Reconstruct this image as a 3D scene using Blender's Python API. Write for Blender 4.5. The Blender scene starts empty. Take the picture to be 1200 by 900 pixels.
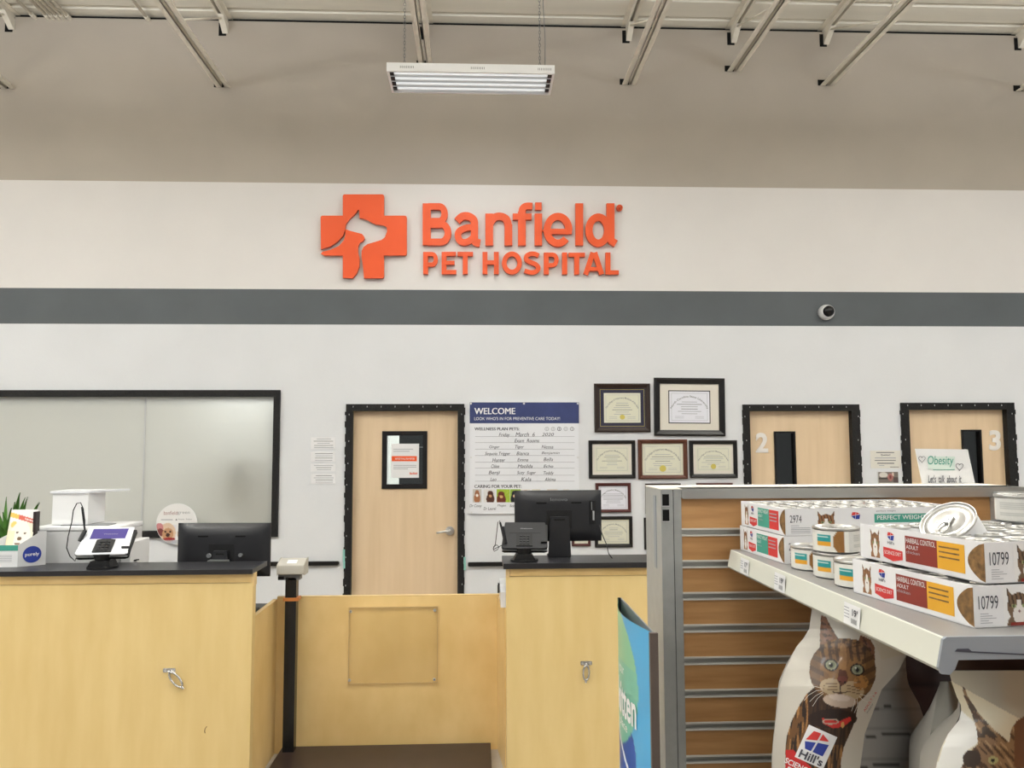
import bpy, math, random
import numpy as np
from mathutils import Vector, Matrix
random.seed(7)
C = bpy.context.scene.collection
PI = math.pi
# ------------------------------------------------------------------ camera
CAM = Vector((0, 0, 1.72)); F = 933.0
YAW, PITCH, ROLL = math.radians(2.45), math.radians(4.4), math.radians(-0.2)
RC = Matrix.Rotation(-YAW, 3, 'Z') @ Matrix.Rotation(math.pi/2 + PITCH, 3, 'X') @ Matrix.Rotation(ROLL, 3, 'Z')
cd = bpy.data.cameras.new('camera'); cam = bpy.data.objects.new('camera', cd); C.objects.link(cam)
cd.sensor_width = 36; cd.lens = F/1200*36; cd.clip_start = 0.05
cam.matrix_world = Matrix.Translation(CAM) @ RC.to_4x4()
bpy.context.scene.camera = cam
def ray(px, py): return RC @ Vector(((px-600)/F, -(py-450)/F, -1))
def U(px, py, Y):
    d = ray(px, py); return CAM + d*((Y-CAM.y)/d.y)
def UZ(px, py, Z):
    d = ray(px, py); return CAM + d*((Z-CAM.z)/d.z)
def UX(px, py, X):
    d = ray(px, py); return CAM + d*((X-CAM.x)/d.x)
FL = -0.08; YW = 7.0
# ------------------------------------------------------------------ materials
def lin(c):
    c = c/255.0
    return c/12.92 if c <= .04045 else ((c+.055)/1.055)**2.4
def L3(rgb): return (lin(rgb[0]), lin(rgb[1]), lin(rgb[2]), 1)
MT = {}
def mat(name, rgb, rough=.5, metal=0, noise=0, nscale=8, stretch=(1,1,1), bump=0, emit=0, spec=.5, coat=0, attr=False, trans=0, rgb2=None, ior=1.45, bscale=None):
    m = bpy.data.materials.new(name); m.use_nodes = True; nt = m.node_tree; b = nt.nodes['Principled BSDF']
    b.inputs['Roughness'].default_value = rough; b.inputs['Metallic'].default_value = metal
    b.inputs['Specular IOR Level'].default_value = spec; b.inputs['Coat Weight'].default_value = coat
    b.inputs['Base Color'].default_value = L3(rgb); b.inputs['Transmission Weight'].default_value = trans
    b.inputs['IOR'].default_value = ior
    if attr:
        a = nt.nodes.new('ShaderNodeAttribute'); a.attribute_name = 'Col'
        nt.links.new(a.outputs['Color'], b.inputs['Base Color'])
    if emit:
        b.inputs['Emission Color'].default_value = L3(rgb); b.inputs['Emission Strength'].default_value = emit
    if noise or bump:
        tc = nt.nodes.new('ShaderNodeTexCoord'); mp = nt.nodes.new('ShaderNodeMapping'); mp.inputs['Scale'].default_value = stretch
        n = nt.nodes.new('ShaderNodeTexNoise'); n.inputs['Scale'].default_value = nscale; n.inputs['Detail'].default_value = 5
        nt.links.new(tc.outputs['Object'], mp.inputs['Vector']); nt.links.new(mp.outputs['Vector'], n.inputs['Vector'])
        if noise:
            r = nt.nodes.new('ShaderNodeValToRGB'); r.color_ramp.elements[0].position = .3; r.color_ramp.elements[1].position = .7
            d = rgb2 or tuple(max(0, c*(1-noise)) for c in rgb)
            r.color_ramp.elements[0].color = L3(d); r.color_ramp.elements[1].color = L3(rgb)
            nt.links.new(n.outputs['Fac'], r.inputs['Fac']); nt.links.new(r.outputs['Color'], b.inputs['Base Color'])
        if bump:
            bp = nt.nodes.new('ShaderNodeBump'); bp.inputs['Strength'].default_value = bump; bp.inputs['Distance'].default_value = .01
            n2 = n
            if bscale:
                n2 = nt.nodes.new('ShaderNodeTexNoise'); n2.inputs['Scale'].default_value = bscale
                nt.links.new(tc.outputs['Object'], n2.inputs['Vector'])
            nt.links.new(n2.outputs['Fac'], bp.inputs['Height']); nt.links.new(bp.outputs['Normal'], b.inputs['Normal'])
    MT[name] = m; return m
mat('wall_upper', (184,175,163), .85, noise=.03, nscale=2, bump=.05, bscale=60)
mat('wall_white', (233,229,226), .85, noise=.015, nscale=2, bump=.05, bscale=60)
mat('wall_stripe', (90,95,98), .6, noise=.06, nscale=3, bump=.05, bscale=60)
mat('wall_lower', (228,229,231), .8, noise=.02, nscale=2, bump=.05, bscale=60)
mat('deck', (244,240,228), .6, noise=.06, nscale=1.5, stretch=(.3,4,1))
mat('joist', (244,238,224), .5, noise=.05, nscale=12)
mat('floor', (176,168,158), .4, noise=.1, nscale=5)
mat('black', (18,18,19), .45)
mat('black_rough', (24,24,25), .8, noise=.4, nscale=40, bump=.3)
mat('blackframe', (24,22,21), .7, noise=.5, nscale=60, bump=.4)
mat('void', (6,6,6), .9)
mat('black_gloss', (16,16,18), .22)
mat('plastic_dark', (34,34,37), .38, bump=.05, nscale=300)
mat('plastic_grey', (120,122,124), .4)
mat('laminate', (46,46,50), .33, noise=.1, nscale=30)
mat('laminate_edge', (34,32,34), .5)
mat('maple', (230,203,143), .42, noise=1, nscale=3.2, stretch=(4,4,.7), rgb2=(223,194,132), coat=.1)
mat('maple2', (238,206,144), .42, noise=1, nscale=2.2, stretch=(2,2,1.2), rgb2=(223,188,122), coat=.1)
mat('maple_edge', (236,204,146), .5, noise=.1, nscale=10)
mat('doorwood', (228,202,168), .5, noise=1, nscale=3, stretch=(5,5,.4), rgb2=(219,192,156))
mat('slat', (202,155,103), .5, noise=1, nscale=5, stretch=(1,6,9), rgb2=(174,127,78))
mat('alu', (176,176,172), .35, .75)
mat('upright', (176,178,176), .42, .3, noise=.05, nscale=30)
mat('shelfmetal', (150,156,164), .45, .2)
mat('shelftop', (148,146,144), .45, .2)
mat('lipplastic', (214,214,202), .3)
mat('chrome', (205,205,205), .18, 1)
mat('silver', (225,225,225), .3, .9)
mat('lidmetal', (196,194,190), .28, .8)
mat('white', (238,238,238), .5)
mat('whitegloss', (236,237,241), .25)
mat('offwhite', (226,222,212), .6)
mat('paper', (236,235,236), .7)
mat('lightgrey', (206,206,206), .5)
mat('midgrey', (150,150,152), .5)
mat('ink', (70,70,80), .7)
mat('inkgrey', (125,125,125), .7)
mat('inklight', (170,170,175), .7)
mat('orange', (238,90,36), .4)
mat('orange_side', (206,84,48), .5)
mat('navy', (62,72,120), .35, noise=.12, nscale=6)
mat('navymat', (44,44,66), .7)
mat('purple', (70,60,140), .3)
mat('screen', (66,56,126), .3, emit=.12)
mat('red', (214,60,58), .5)
mat('blue', (40,60,150), .5)
mat('teal', (70,160,140), .5)
mat('cyan', (70,170,222), .3)
mat('yellow', (232,172,50), .5)
mat('maroon', (140,52,42), .5)
mat('brown', (150,112,66), .6, noise=.35, nscale=120)
mat('card', (140,104,70), .7)
mat('certpaper', (222,220,200), .6)
mat('certwhite', (232,232,240), .6)
mat('gold', (206,190,96), .4)
mat('cream', (226,220,208), .8)
mat('frame_dark', (50,36,30), .35)
mat('frame_black', (24,21,20), .28)
mat('frame_brown', (92,52,36), .35)
mat('frame_red', (84,40,38), .35)
mat('leaf', (86,140,52), .4, noise=.3, nscale=20)
mat('soil', (50,38,28), .9)
mat('pot', (230,228,222), .4)
mat('platform', (58,46,42), .4, noise=.15, nscale=8)
mat('orange_band', (206,130,66), .5)
mat('printed', (255,255,255), .5, attr=True)
mat('printed_gloss', (255,255,255), .3, attr=True, coat=.15)
mat('tube', (232,238,240), .4, emit=.62)
mat('palegreen', (220,234,226), .7)
mat('striplip', (214,212,204), .4)
mat('scalegrey', (186,182,172), .45)
mat('signedge', (96,84,78), .5)
mat('foil', (205,200,188), .35, noise=.05, nscale=8)
mat('bagback', (160,156,148), .5)
mat('darkbag', (52,36,34), .5, noise=.3, nscale=20)
mat('whitenum', (238,232,226), .5)
mat('backroom', (205,205,200), .8)
mat('backdark', (40,42,44), .7)
mat('caulk', (150,205,195), .6)
mat('acrylic_edge', (200,168,116), .3)
def glassmat(name, rgb, rough, fac):
    m = bpy.data.materials.new(name); m.use_nodes = True; nt = m.node_tree; nt.nodes.clear()
    o = nt.nodes.new('ShaderNodeOutputMaterial'); mx = nt.nodes.new('ShaderNodeMixShader'); tr = nt.nodes.new('ShaderNodeBsdfTransparent')
    g = nt.nodes.new('ShaderNodeBsdfGlossy'); g.inputs['Roughness'].default_value = rough; g.inputs['Color'].default_value = L3(rgb)
    tr.inputs['Color'].default_value = L3(rgb)
    mx.inputs[0].default_value = fac
    nt.links.new(tr.outputs[0], mx.inputs[1]); nt.links.new(g.outputs[0], mx.inputs[2]); nt.links.new(mx.outputs[0], o.inputs[0]); MT[name] = m
glassmat('glass', (245,248,247), .02, .05)
glassmat('acrylic', (251,250,246), .05, .03)
def frosted():
    m = bpy.data.materials.new('frosted'); m.use_nodes = True; nt = m.node_tree; nt.nodes.clear()
    o = nt.nodes.new('ShaderNodeOutputMaterial'); a = nt.nodes.new('ShaderNodeMixShader'); b = nt.nodes.new('ShaderNodeMixShader')
    t = nt.nodes.new('ShaderNodeBsdfTranslucent'); d = nt.nodes.new('ShaderNodeBsdfDiffuse'); g = nt.nodes.new('ShaderNodeBsdfGlossy')
    t.inputs['Color'].default_value = L3((232,232,230)); d.inputs['Color'].default_value = L3((196,194,184)); g.inputs['Roughness'].default_value = .35
    a.inputs[0].default_value = .5; b.inputs[0].default_value = .08
    nt.links.new(d.outputs[0], a.inputs[1]); nt.links.new(t.outputs[0], a.inputs[2]); nt.links.new(a.outputs[0], b.inputs[1]); nt.links.new(g.outputs[0], b.inputs[2]); nt.links.new(b.outputs[0], o.inputs[0]); MT['frosted'] = m
frosted()
# ------------------------------------------------------------------ mesh builder
TXT = {}
def text_mesh(s, bold=0.0, shear=0.0):
    k = (s, bold, shear)
    if k in TXT: return TXT[k]
    c = bpy.data.curves.new('t', 'FONT'); c.body = s; c.size = 1; c.offset = bold; c.shear = shear; c.resolution_u = 4; c.fill_mode = 'FRONT'
    o = bpy.data.objects.new('t', c); me = o.to_mesh()
    v = [(p.co.x, p.co.y) for p in me.vertices]; f = [tuple(p.vertices) for p in me.polygons]
    o.to_mesh_clear(); bpy.data.objects.remove(o); bpy.data.curves.remove(c)
    x0 = min(p[0] for p in v); x1 = max(p[0] for p in v); y0 = min(p[1] for p in v); y1 = max(p[1] for p in v)
    v = [((p[0]-x0)/(x1-x0), (p[1]-y0)/(y1-y0)) for p in v]
    TXT[k] = (v, f, (x1-x0)/(y1-y0)); return TXT[k]
def boundary(f):
    e = {}
    for p in f:
        for i in range(len(p)):
            a, b = p[i], p[(i+1) % len(p)]; k = (min(a,b), max(a,b))
            e[k] = None if k in e else (a, b)
    return [x for x in e.values() if x]
class M:
    def __init__(s): s.v = []; s.f = []; s.m = []; s.col = {}; s.sm = []
    def add(s, v, f, mt, smooth=False):
        n = len(s.v); s.v += [Vector(p) for p in v]
        for p in f: s.f.append(tuple(i+n for i in p)); s.m.append(mt); s.sm.append(smooth)
        return n
    def box(s, a, b, mt, T=None, bev=0):
        x0,x1 = sorted((a[0],b[0])); y0,y1 = sorted((a[1],b[1])); z0,z1 = sorted((a[2],b[2]))
        if bev:
            return s.prism([(x0+bev,z0),(x1-bev,z0),(x1,z0+bev),(x1,z1-bev),(x1-bev,z1),(x0+bev,z1),(x0,z1-bev),(x0,z0+bev)], y0, y1, mt, T)
        v = [Vector(p) for p in [(x0,y0,z0),(x1,y0,z0),(x1,y1,z0),(x0,y1,z0),(x0,y0,z1),(x1,y0,z1),(x1,y1,z1),(x0,y1,z1)]]
        if T: v = [T @ p for p in v]
        s.add(v, [(3,2,1,0),(4,5,6,7),(0,1,5,4),(1,2,6,5),(2,3,7,6),(3,0,4,7)], mt); return s
    def prism(s, poly, y0, y1, mt, T=None, mt2=None, axis='y'):
        n = len(poly)
        def mk(p, t):
            if axis == 'y': q = Vector((p[0], t, p[1]))
            elif axis == 'x': q = Vector((t, p[0], p[1]))
            else: q = Vector((p[0], p[1], t))
            return T @ q if T else q
        v = [mk(p, y0) for p in poly] + [mk(p, y1) for p in poly]
        b = s.add(v, [tuple(range(n)), tuple(range(2*n-1, n-1, -1))], mt)
        s.f += [(b+i, b+(i+1) % n, b+n+(i+1) % n, b+n+i) for i in range(n)]; s.m += [mt2 or mt]*n; s.sm += [False]*n; return s
    def ext(s, v2, f, mp, y0, y1, mt, mt2):      # triangulated 2d outline given thickness
        n = len(v2); fr = [mp(p[0], p[1], y0) for p in v2]; bk = [mp(p[0], p[1], y1) for p in v2]
        s.add(fr, f, mt); s.add(bk, [tuple(reversed(p)) for p in f], mt2)
        k = s.add(fr+bk, [(a, b, b+n, a+n) for a, b in boundary(f)], mt2); return s
    def cyl(s, p0, p1, r, mt, n=16, r1=None, cap=True, smooth=True):
        p0 = Vector(p0); p1 = Vector(p1); r1 = r if r1 is None else r1; d = (p1-p0).normalized()
        a = d.orthogonal().normalized(); b = d.cross(a); v = []
        for i in range(n):
            t = 2*PI*i/n; o = a*math.cos(t)+b*math.sin(t); v.append(p0+o*r); v.append(p1+o*r1)
        k = s.add(v, [(2*i, 2*((i+1) % n), 2*((i+1) % n)+1, 2*i+1) for i in range(n)], mt, smooth)
        if cap:
            s.add([v[2*i] for i in range(n)], [tuple(range(n-1,-1,-1))], mt); s.add([v[2*i+1] for i in range(n)], [tuple(range(n))], mt)
        return s
    def tube(s, path, r, mt, n=8):
        P = [Vector(p) for p in path]; v = []; N = len(P); a = None
        for i, p in enumerate(P):
            d = (P[min(i+1,N-1)]-P[max(i-1,0)]).normalized()
            if a is None: a = d.orthogonal().normalized()
            a = (a - d*a.dot(d)).normalized(); b = d.cross(a)
            for j in range(n):
                t = 2*PI*j/n; v.append(p+(a*math.cos(t)+b*math.sin(t))*r)
        f = [(i*n+j, i*n+(j+1) % n, (i+1)*n+(j+1) % n, (i+1)*n+j) for i in range(N-1) for j in range(n)]
        f += [tuple(range(n-1,-1,-1)), tuple((N-1)*n+j for j in range(n))]
        s.add(v, f, mt, True); return s
    def lathe(s, prof, mt, T, n=32, mts=None):
        v = []; N = len(prof)
        for r, z in prof:
            for j in range(n):
                t = 2*PI*j/n; v.append(T @ Vector((r*math.cos(t), r*math.sin(t), z)))
        for i in range(N-1):
            pass
        k = len(s.v); s.v += v
        for i in range(N-1):
            for j in range(n):
                s.f.append((k+i*n+j, k+i*n+(j+1) % n, k+(i+1)*n+(j+1) % n, k+(i+1)*n+j)); s.m.append(mts[i] if mts else mt); s.sm.append(True)
        return s
    def grid(s, fn, nu, nv, mt, colf=None, smooth=True):
        """fn(u,v)->3D, colf(u,v)->sRGB array"""
        us, vs = np.meshgrid(np.linspace(0,1,nu+1), np.linspace(0,1,nv+1)); us = us.ravel(); vs = vs.ravel()
        k = s.add([fn(a, b) for a, b in zip(us, vs)], [(j*(nu+1)+i, (j+1)*(nu+1)+i, (j+1)*(nu+1)+i+1, j*(nu+1)+i+1) for j in range(nv) for i in range(nu)], mt, smooth)
        if colf is not None:
            c = np.clip(colf(us, vs), 0, 255)/255.0; c = np.where(c <= .04045, c/12.92, ((c+.055)/1.055)**2.4)
            for i in range(len(us)): s.col[k+i] = (c[i,0], c[i,1], c[i,2], 1)
        return s
    def text(s, t, mp, rect, mt, bold=0, shear=0, keep=False):
        """rect x0,y0(top),x1,y1(bottom) in the 2d frame handled by mp(x,y)->3D"""
        v, f, ar = text_mesh(t, bold, shear); x0,y0,x1,y1 = rect
        s.add([mp(x0+(x1-x0)*p[0], y1+(y0-y1)*p[1]) for p in v], f, mt); return s
    def quad(s, mp, rect, mt):
        x0,y0,x1,y1 = rect; s.add([mp(x0,y1), mp(x1,y1), mp(x1,y0), mp(x0,y0)], [(0,1,2,3)], mt); return s
    def poly(s, mp, pts, mt): s.add([mp(*p) for p in pts], [tuple(range(len(pts)))], mt); return s
    def xf(s, T): s.v = [T @ p for p in s.v]; return s
WL = {}
def wl(o): return WL.get(o.name, Vector((0,0,0)))
def obj(name, m, parent=None, bev=0, origin=None):
    vs = m.v; lo = Vector([min(p[i] for p in vs) for i in range(3)]); hi = Vector([max(p[i] for p in vs) for i in range(3)])
    base = Vector(origin) if origin else Vector(((lo.x+hi.x)/2, (lo.y+hi.y)/2, lo.z))
    me = bpy.data.meshes.new(name); me.from_pydata([tuple(p-base) for p in vs], [], m.f)
    names = sorted(set(m.m)); [me.materials.append(MT[n]) for n in names]; ix = {n: i for i, n in enumerate(names)}
    me.polygons.foreach_set('material_index', [ix[x] for x in m.m]); me.polygons.foreach_set('use_smooth', m.sm)
    if m.col:
        at = me.color_attributes.new('Col', 'FLOAT_COLOR', 'POINT'); a = np.ones((len(vs), 4), dtype=np.float32)*.8
        for i, c in m.col.items(): a[i] = c
        at.data.foreach_set('color', a.ravel())
    me.validate(); me.update()
    o = bpy.data.objects.new(name, me); C.objects.link(o)
    WL[o.name] = base
    if parent: o.parent = parent; o.location = base - wl(parent)
    else: o.location = base
    if bev:
        b = o.modifiers.new('bevel', 'BEVEL'); b.width = bev; b.segments = 2; b.limit_method = 'ANGLE'; b.harden_normals = False
    return o
def tag(o, label, cat, group=None):
    o['label'] = label; o['category'] = cat
    if group: o['group'] = group
    return o
def thing(name, loc, label, cat, group=None):
    o = bpy.data.objects.new(name, None); C.objects.link(o); o.location = loc; o.empty_display_size = .05; WL[o.name] = Vector(loc); return tag(o, label, cat, group)
def struct(name, m=None, parent=None, loc=None):
    if m is None:
        o = bpy.data.objects.new(name, None); C.objects.link(o); o.location = loc; WL[o.name] = Vector(loc)
    else: o = obj(name, m, parent)
    o['kind'] = 'structure'; return o
def dup(root, loc, label, group=None, rot=None):
    r = root.copy(); C.objects.link(r); r.location = loc
    if rot is not None: r.rotation_euler = rot
    r['label'] = label
    if group: r['group'] = group
    for ch in list(root.children):
        c = ch.copy(); C.objects.link(c); c.parent = r
        for g in list(ch.children):
            d = g.copy(); C.objects.link(d); d.parent = c
    return r
def inpoly(px, py, poly):
    c = np.zeros(px.shape, bool); n = len(poly)
    for i in range(n):
        x0,y0 = poly[i]; x1,y1 = poly[(i+1) % n]
        if y0 == y1: continue
        c ^= ((y0 > py) != (y1 > py)) & (px < (x1-x0)*(py-y0)/(y1-y0)+x0)
    return c
def ell(px, py, cx, cy, rx, ry, a=0):
    ca, sa = math.cos(a), math.sin(a); dx = px-cx; dy = py-cy
    return ((dx*ca+dy*sa)/rx)**2 + ((-dx*sa+dy*ca)/ry)**2 < 1
def put(col, mask, rgb): col[mask] = rgb
def mix(col, mask, rgb, a): col[mask] = col[mask]*(1-a)+np.array(rgb, float)*a
def pn(x, y, s=1.0, seed=0):      # cheap band noise
    r = np.random.RandomState(seed); o = np.zeros(x.shape)
    for k in range(6):
        a = r.uniform(0, 2*PI); fq = s*r.uniform(.6, 2.2); o += np.sin((x*math.cos(a)+y*math.sin(a))*fq + r.uniform(0, 6.28))
    return o/6
def spline(pts, y):
    ys = [p[1] for p in pts]; xs = [p[0] for p in pts]; return float(np.interp(y, ys, xs))
# ================================================================== SETTING
def wx(px, py=480): return U(px, py, YW).x
def wz(px, py): return U(px, py, YW).z
def rectW(x0, y0, x1, y1, Y=YW):
    a = U(x0, (y0+y1)/2, Y).x; b = U(x1, (y0+y1)/2, Y).x; c = U((x0+x1)/2, y0, Y).z; d = U((x0+x1)/2, y1, Y).z
    return a, b, d, c          # x0,x1,z0,z1
DECK = wz(600, 27)
zA, zB, zC = wz(600, 217), wz(600, 340.2), wz(600, 381)
d1 = rectW(404, 473.5, 544, 760); d2 = rectW(873.5, 474, 1011.5, 760); d3 = rectW(1060.5, 472, 1195, 760)
win = (-5.3, wx(328.3, 500), wz(200, 630), wz(200, 457.3))
fw = .055
holes = [(win[0], win[1], win[2], win[3])] + [(d[0], d[1], FL, d[3]) for d in (d1, d2, d3)]
xs = sorted({-9.5, 9.5} | {h[0] for h in holes} | {h[1] for h in holes}); zs = sorted({FL, zA, zB, zC, DECK-.03} | {h[2] for h in holes} | {h[3] for h in holes})
m = M()
for i in range(len(xs)-1):
    for j in range(len(zs)-1):
        cx = (xs[i]+xs[i+1])/2; cz = (zs[j]+zs[j+1])/2
        if any(h[0] < cx < h[1] and h[2] < cz < h[3] for h in holes): continue
        mt = 'wall_upper' if cz > zA else 'wall_white' if cz > zB else 'wall_stripe' if cz > zC else 'wall_lower'
        m.box((xs[i], YW, zs[j]), (xs[i+1], YW+.12, zs[j+1]), mt)
struct('wall_back', m)
m = M(); m.box((-9.5, -6, FL-.1), (9.5, 11.2, FL), 'floor'); struct('floor', m)
# ribbed steel roof deck
m = M(); P = [ ]; y = -6.0
while y < 7.11:
    P += [(y, DECK), (y+.235, DECK), (y+.25, DECK+.035), (y+.285, DECK+.035)]; y += .3
P += [(y, DECK)]; n = len(P)
m.add([(-9.5, p[0], p[1]) for p in P]+[(9.5, p[0], p[1]) for p in P]+[(-9.5, P[0][0], DECK+.08), (-9.5, P[-1][0], DECK+.08), (9.5, P[0][0], DECK+.08), (9.5, P[-1][0], DECK+.08)],
      [(i, i+1, n+i+1, n+i) for i in range(n-1)] + [(2*n, 2*n+2, 2*n+3, 2*n+1)], 'deck')
struct('ceiling', m)
m = M(); m.box((-9.5, YW+.02, DECK-.028), (9.5, YW+.1, DECK-.002), 'void'); struct('gap_shade_1', m)  # black strip standing in for the shadow gap under the deck
# back rooms behind the openings
m = M(); m.box((-9.5, 11, FL), (9.5, 11.1, 3.2), 'backroom'); m.box((1.6, 7.13, FL), (1.7, 11, 3.2), 'backroom'); m.box((-9.5, 7.13, 3.2), (9.5, 11.1, 3.3), 'backroom')
m.box((-9.6, 7.13, FL), (-9.5, 11.1, 3.2), 'backroom'); m.box((-.95+.0, 7.13, FL), (-.9, 8.2, 2.6), 'backroom')
m.box((9.5, 7.13, FL), (9.6, 11.1, 3.2), 'backroom'); struct('wall_rear_rooms', m)
# window
w = struct('window_1', None, loc=((win[0]+win[1])/2, YW, win[2]))
m = M(); x0,x1,z0,z1 = win
for a in [((x0, z1-fw), (x1, z1)), ((x0, z0), (x1, z0+fw)), ((x1-fw, z0+fw), (x1, z1-fw)), ((x0, z0+fw), (x0+fw, z1-fw))]:
    m.box((a[0][0], YW-.025, a[0][1]), (a[1][0], YW+.1, a[1][1]), 'blackframe')
obj('window_frame', m, w)
sx = wx(166, 540)
m = M(); m.box((x0+fw, YW+.045, z0+fw), (sx-.004, YW+.055, z1-fw), 'frosted'); obj('frosted_pane', m, w)
m = M(); m.box((sx+.004, YW+.045, z0+fw), (x1-fw, YW+.055, z1-fw), 'frosted'); obj('frosted_pane', m, w)
m = M(); m.box((sx-.006, YW+.04, z0+fw), (sx+.006, YW+.058, z1-fw), 'lightgrey'); obj('pane_joint', m, w)
# cabinet seen as a blur behind the frosted glass
m = M(); a = U(268, 530, 7.2); b = U(305, 576, 7.2); m.box((a.x, 7.16, b.z), (b.x, 7.4, a.z), 'midgrey'); 
tag(obj('wall_cabinet', m), 'grey box hanging behind the right part of the frosted glass window', 'cabinet')
# doors
def door(n, d, xl, xr, ztop, wing, num=None, handle=False):
    t = struct('door_%d' % n, None, loc=((d[0]+d[1])/2, YW, FL))
    m = M(); X0,X1,_,Z1 = d
    def strip(x0, z0, x1, z1, seed):   # ragged taped edge
        m.box((x0, YW-.014, z0), (x1, YW+.1, z1), 'blackframe')
    strip(X0, FL, xl, ztop, 1); strip(xr, FL, X1, ztop, 2); strip(X0, ztop, X1, Z1, 3)
    r = random.Random(n)
    for k in range(16):       # staples and torn tape bumps along the frame
        z = FL+.5+(Z1-FL-.6)*k/15+r.uniform(-.03, .03)
        for x, sg in ((X0, -1), (X1, 1)):
            m.box((x-sg*.004, YW-.012, z), (x+sg*r.uniform(.003, .01), YW-.002, z+r.uniform(.03, .07)), 'blackframe')
            if k % 2: 
                xx = x-sg*r.uniform(.012, .03); m.box((xx, YW-.017, z), (xx+.004, YW-.012, z+.012), 'lightgrey')
        x = X0+.06+(X1-X0-.12)*k/15
        if k % 2 == 0: m.box((x, YW-.017, Z1-.03), (x+.004, YW-.012, Z1-.017), 'lightgrey')
    obj('door_frame', m, t)
    m = M(); wx0,wx1,wz0,wz1 = wing; fy = YW+.05
    gx = sorted({xl, xr, wx0, wx1}); gz = sorted({FL+.01, wz0, wz1, ztop})
    for i in range(3):
        for j in range(3):
            if i == 1 and j == 1: continue
            m.box((gx[i], fy, gz[j]), (gx[i+1], fy+.045, gz[j+1]), 'doorwood')
    obj('door_leaf', m, t)
    m = M(); b = .03 if handle else .012
    for a in [(wx0-b*.3, wz1-b, wx1+b*.3, wz1+b*.3), (wx0-b*.3, wz0-b*.3, wx1+b*.3, wz0+b), (wx0-b*.3, wz0+b, wx0+b, wz1-b), (wx1-b, wz0+b, wx1+b*.3, wz1-b)]:
        m.box((a[0], fy-.012, a[1]), (a[2], fy+.05, a[3]), 'frame_black')
    obj('window_trim', m, t)
    m = M(); m.box((wx0+b, fy+.02, wz0+b), (wx1-b, fy+.026, wz1-b), 'glass'); obj('window_glass', m, t)
    if num:
        s, rc = num; m = M(); v, f, _ = text_mesh(s, .035); x0,y0,x1,y1 = rc
        m.ext([(x0+(x1-x0)*p[0], y1+(y0-y1)*p[1]) for p in v], f, lambda x, y, Y: U(x, y, fy)+Vector((0, Y, 0)), -.006, 0, 'whitenum', 'whitenum'); obj('door_number', m, t)
    if handle:
        c = U(527, 622, fy); m = M(); m.cyl(c, c-Vector((0, .012, 0)), .038, 'silver', 24); m.cyl(c-Vector((0,.012,0)), c-Vector((0,.02,0)), .03, 'silver', 24)
        m.cyl(c, c-Vector((0, .065, 0)), .012, 'silver'); p = c-Vector((0, .06, 0))
        m.tube([p, p+Vector((-.03, -.004, .002)), p+Vector((-.07, -.002, -.004)), p+Vector((-.11, .01, -.012))], .0095, 'silver', 12); obj('door_handle', m, t)
        m = M(); 
        for px, py in ((403, 655), (403.3, 662), (544.6, 657), (544.9, 664), (403, 648)):
            q = U(px, py, YW-.016); m.box((q.x-.01, q.y, q.z-.03), (q.x+.008, q.y+.01, q.z+.03), 'caulk')
        obj('caulk_patch', m, t)
    return t
z1t = wz(470, 481.5)
door(1, d1, wx(412.5, 560), wx(536.3, 560), z1t, rectW(449, 506.5, 499.5, 571.5, YW+.05), None, True)
door(2, d2, wx(879, 520), wx(998.5, 520), wz(940, 481.5), (U(908,540,YW+.05).x, U(932,540,YW+.05).x, .55, U(920,506,YW+.05).z), ('2', (885.5, 507, 900, 530.5)))
door(3, d3, wx(1066, 520), wx(1180.5, 520), wz(1120, 480), (U(1128,540,YW+.05).x, U(1150.5,540,YW+.05).x, .55, U(1140,504,YW+.05).z), ('3', (1159, 504, 1172.5, 528)))
# things seen through the small window of the first door
m = M(); a = U(468, 500, 7.6); b = U(520, 600, 7.6); m.box((a.x, 7.6, FL), (b.x+.3, 7.9, 2.4), 'backdark'); m.box((a.x+.02, 7.595, 1.1), (b.x, 7.6, 1.12), 'midgrey'); m.box((a.x+.02, 7.595, 1.7), (b.x, 7.6, 1.71), 'midgrey')
tag(obj('storage_cabinet', m), 'dark tall cabinet seen through the window of the door with the chrome handle', 'cabinet')
m = M(); q = rectW(458.5, 520, 491, 560, YW+.06); mp = lambda x, y: U(x, y, YW+.0595)
m.box((q[0], YW+.06, q[2]), (q[1], YW+.064, q[3]), 'paper'); m.quad(mp, (459, 534.5, 488.5, 540.5), 'orange'); m.text('NOTICE TO ALL OUR VISITORS', lambda x, y: U(x,y,YW+.059), (463, 536.6, 486, 538.6), 'white', .02)
for yy, xa, xb in ((526, 461, 484), (528.5, 461, 480), (545, 461, 488), (547, 461, 488), (549, 461, 478)): m.quad(mp, (xa, yy, xb, yy+.7), 'inklight')
m.text('Banfield', mp, (480, 553.5, 489, 556), 'orange', .03)
tag(obj('door_notice', m), 'white notice with an orange bar taped on the window of the door beside the whiteboard', 'notice')
# wall bumper rails
def rail(xa, xb, y, lab):
    m = M(); a = U(xa, y, YW); b = U(xb, y, YW); z = a.z
    m.box((a.x, YW-.03, z-.017), (b.x, YW, z+.017), 'black', bev=.006); m.cyl((b.x, YW-.015, z), (b.x+.006, YW-.015, z), .013, 'black'); tag(obj('bumper_rail', m), lab, 'rail')
rail(60, 397, 663, 'black bumper rail on the wall left of the door with the chrome handle'); rail(548.5, 868, 661, 'black bumper rail on the wall under the whiteboard')
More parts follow.
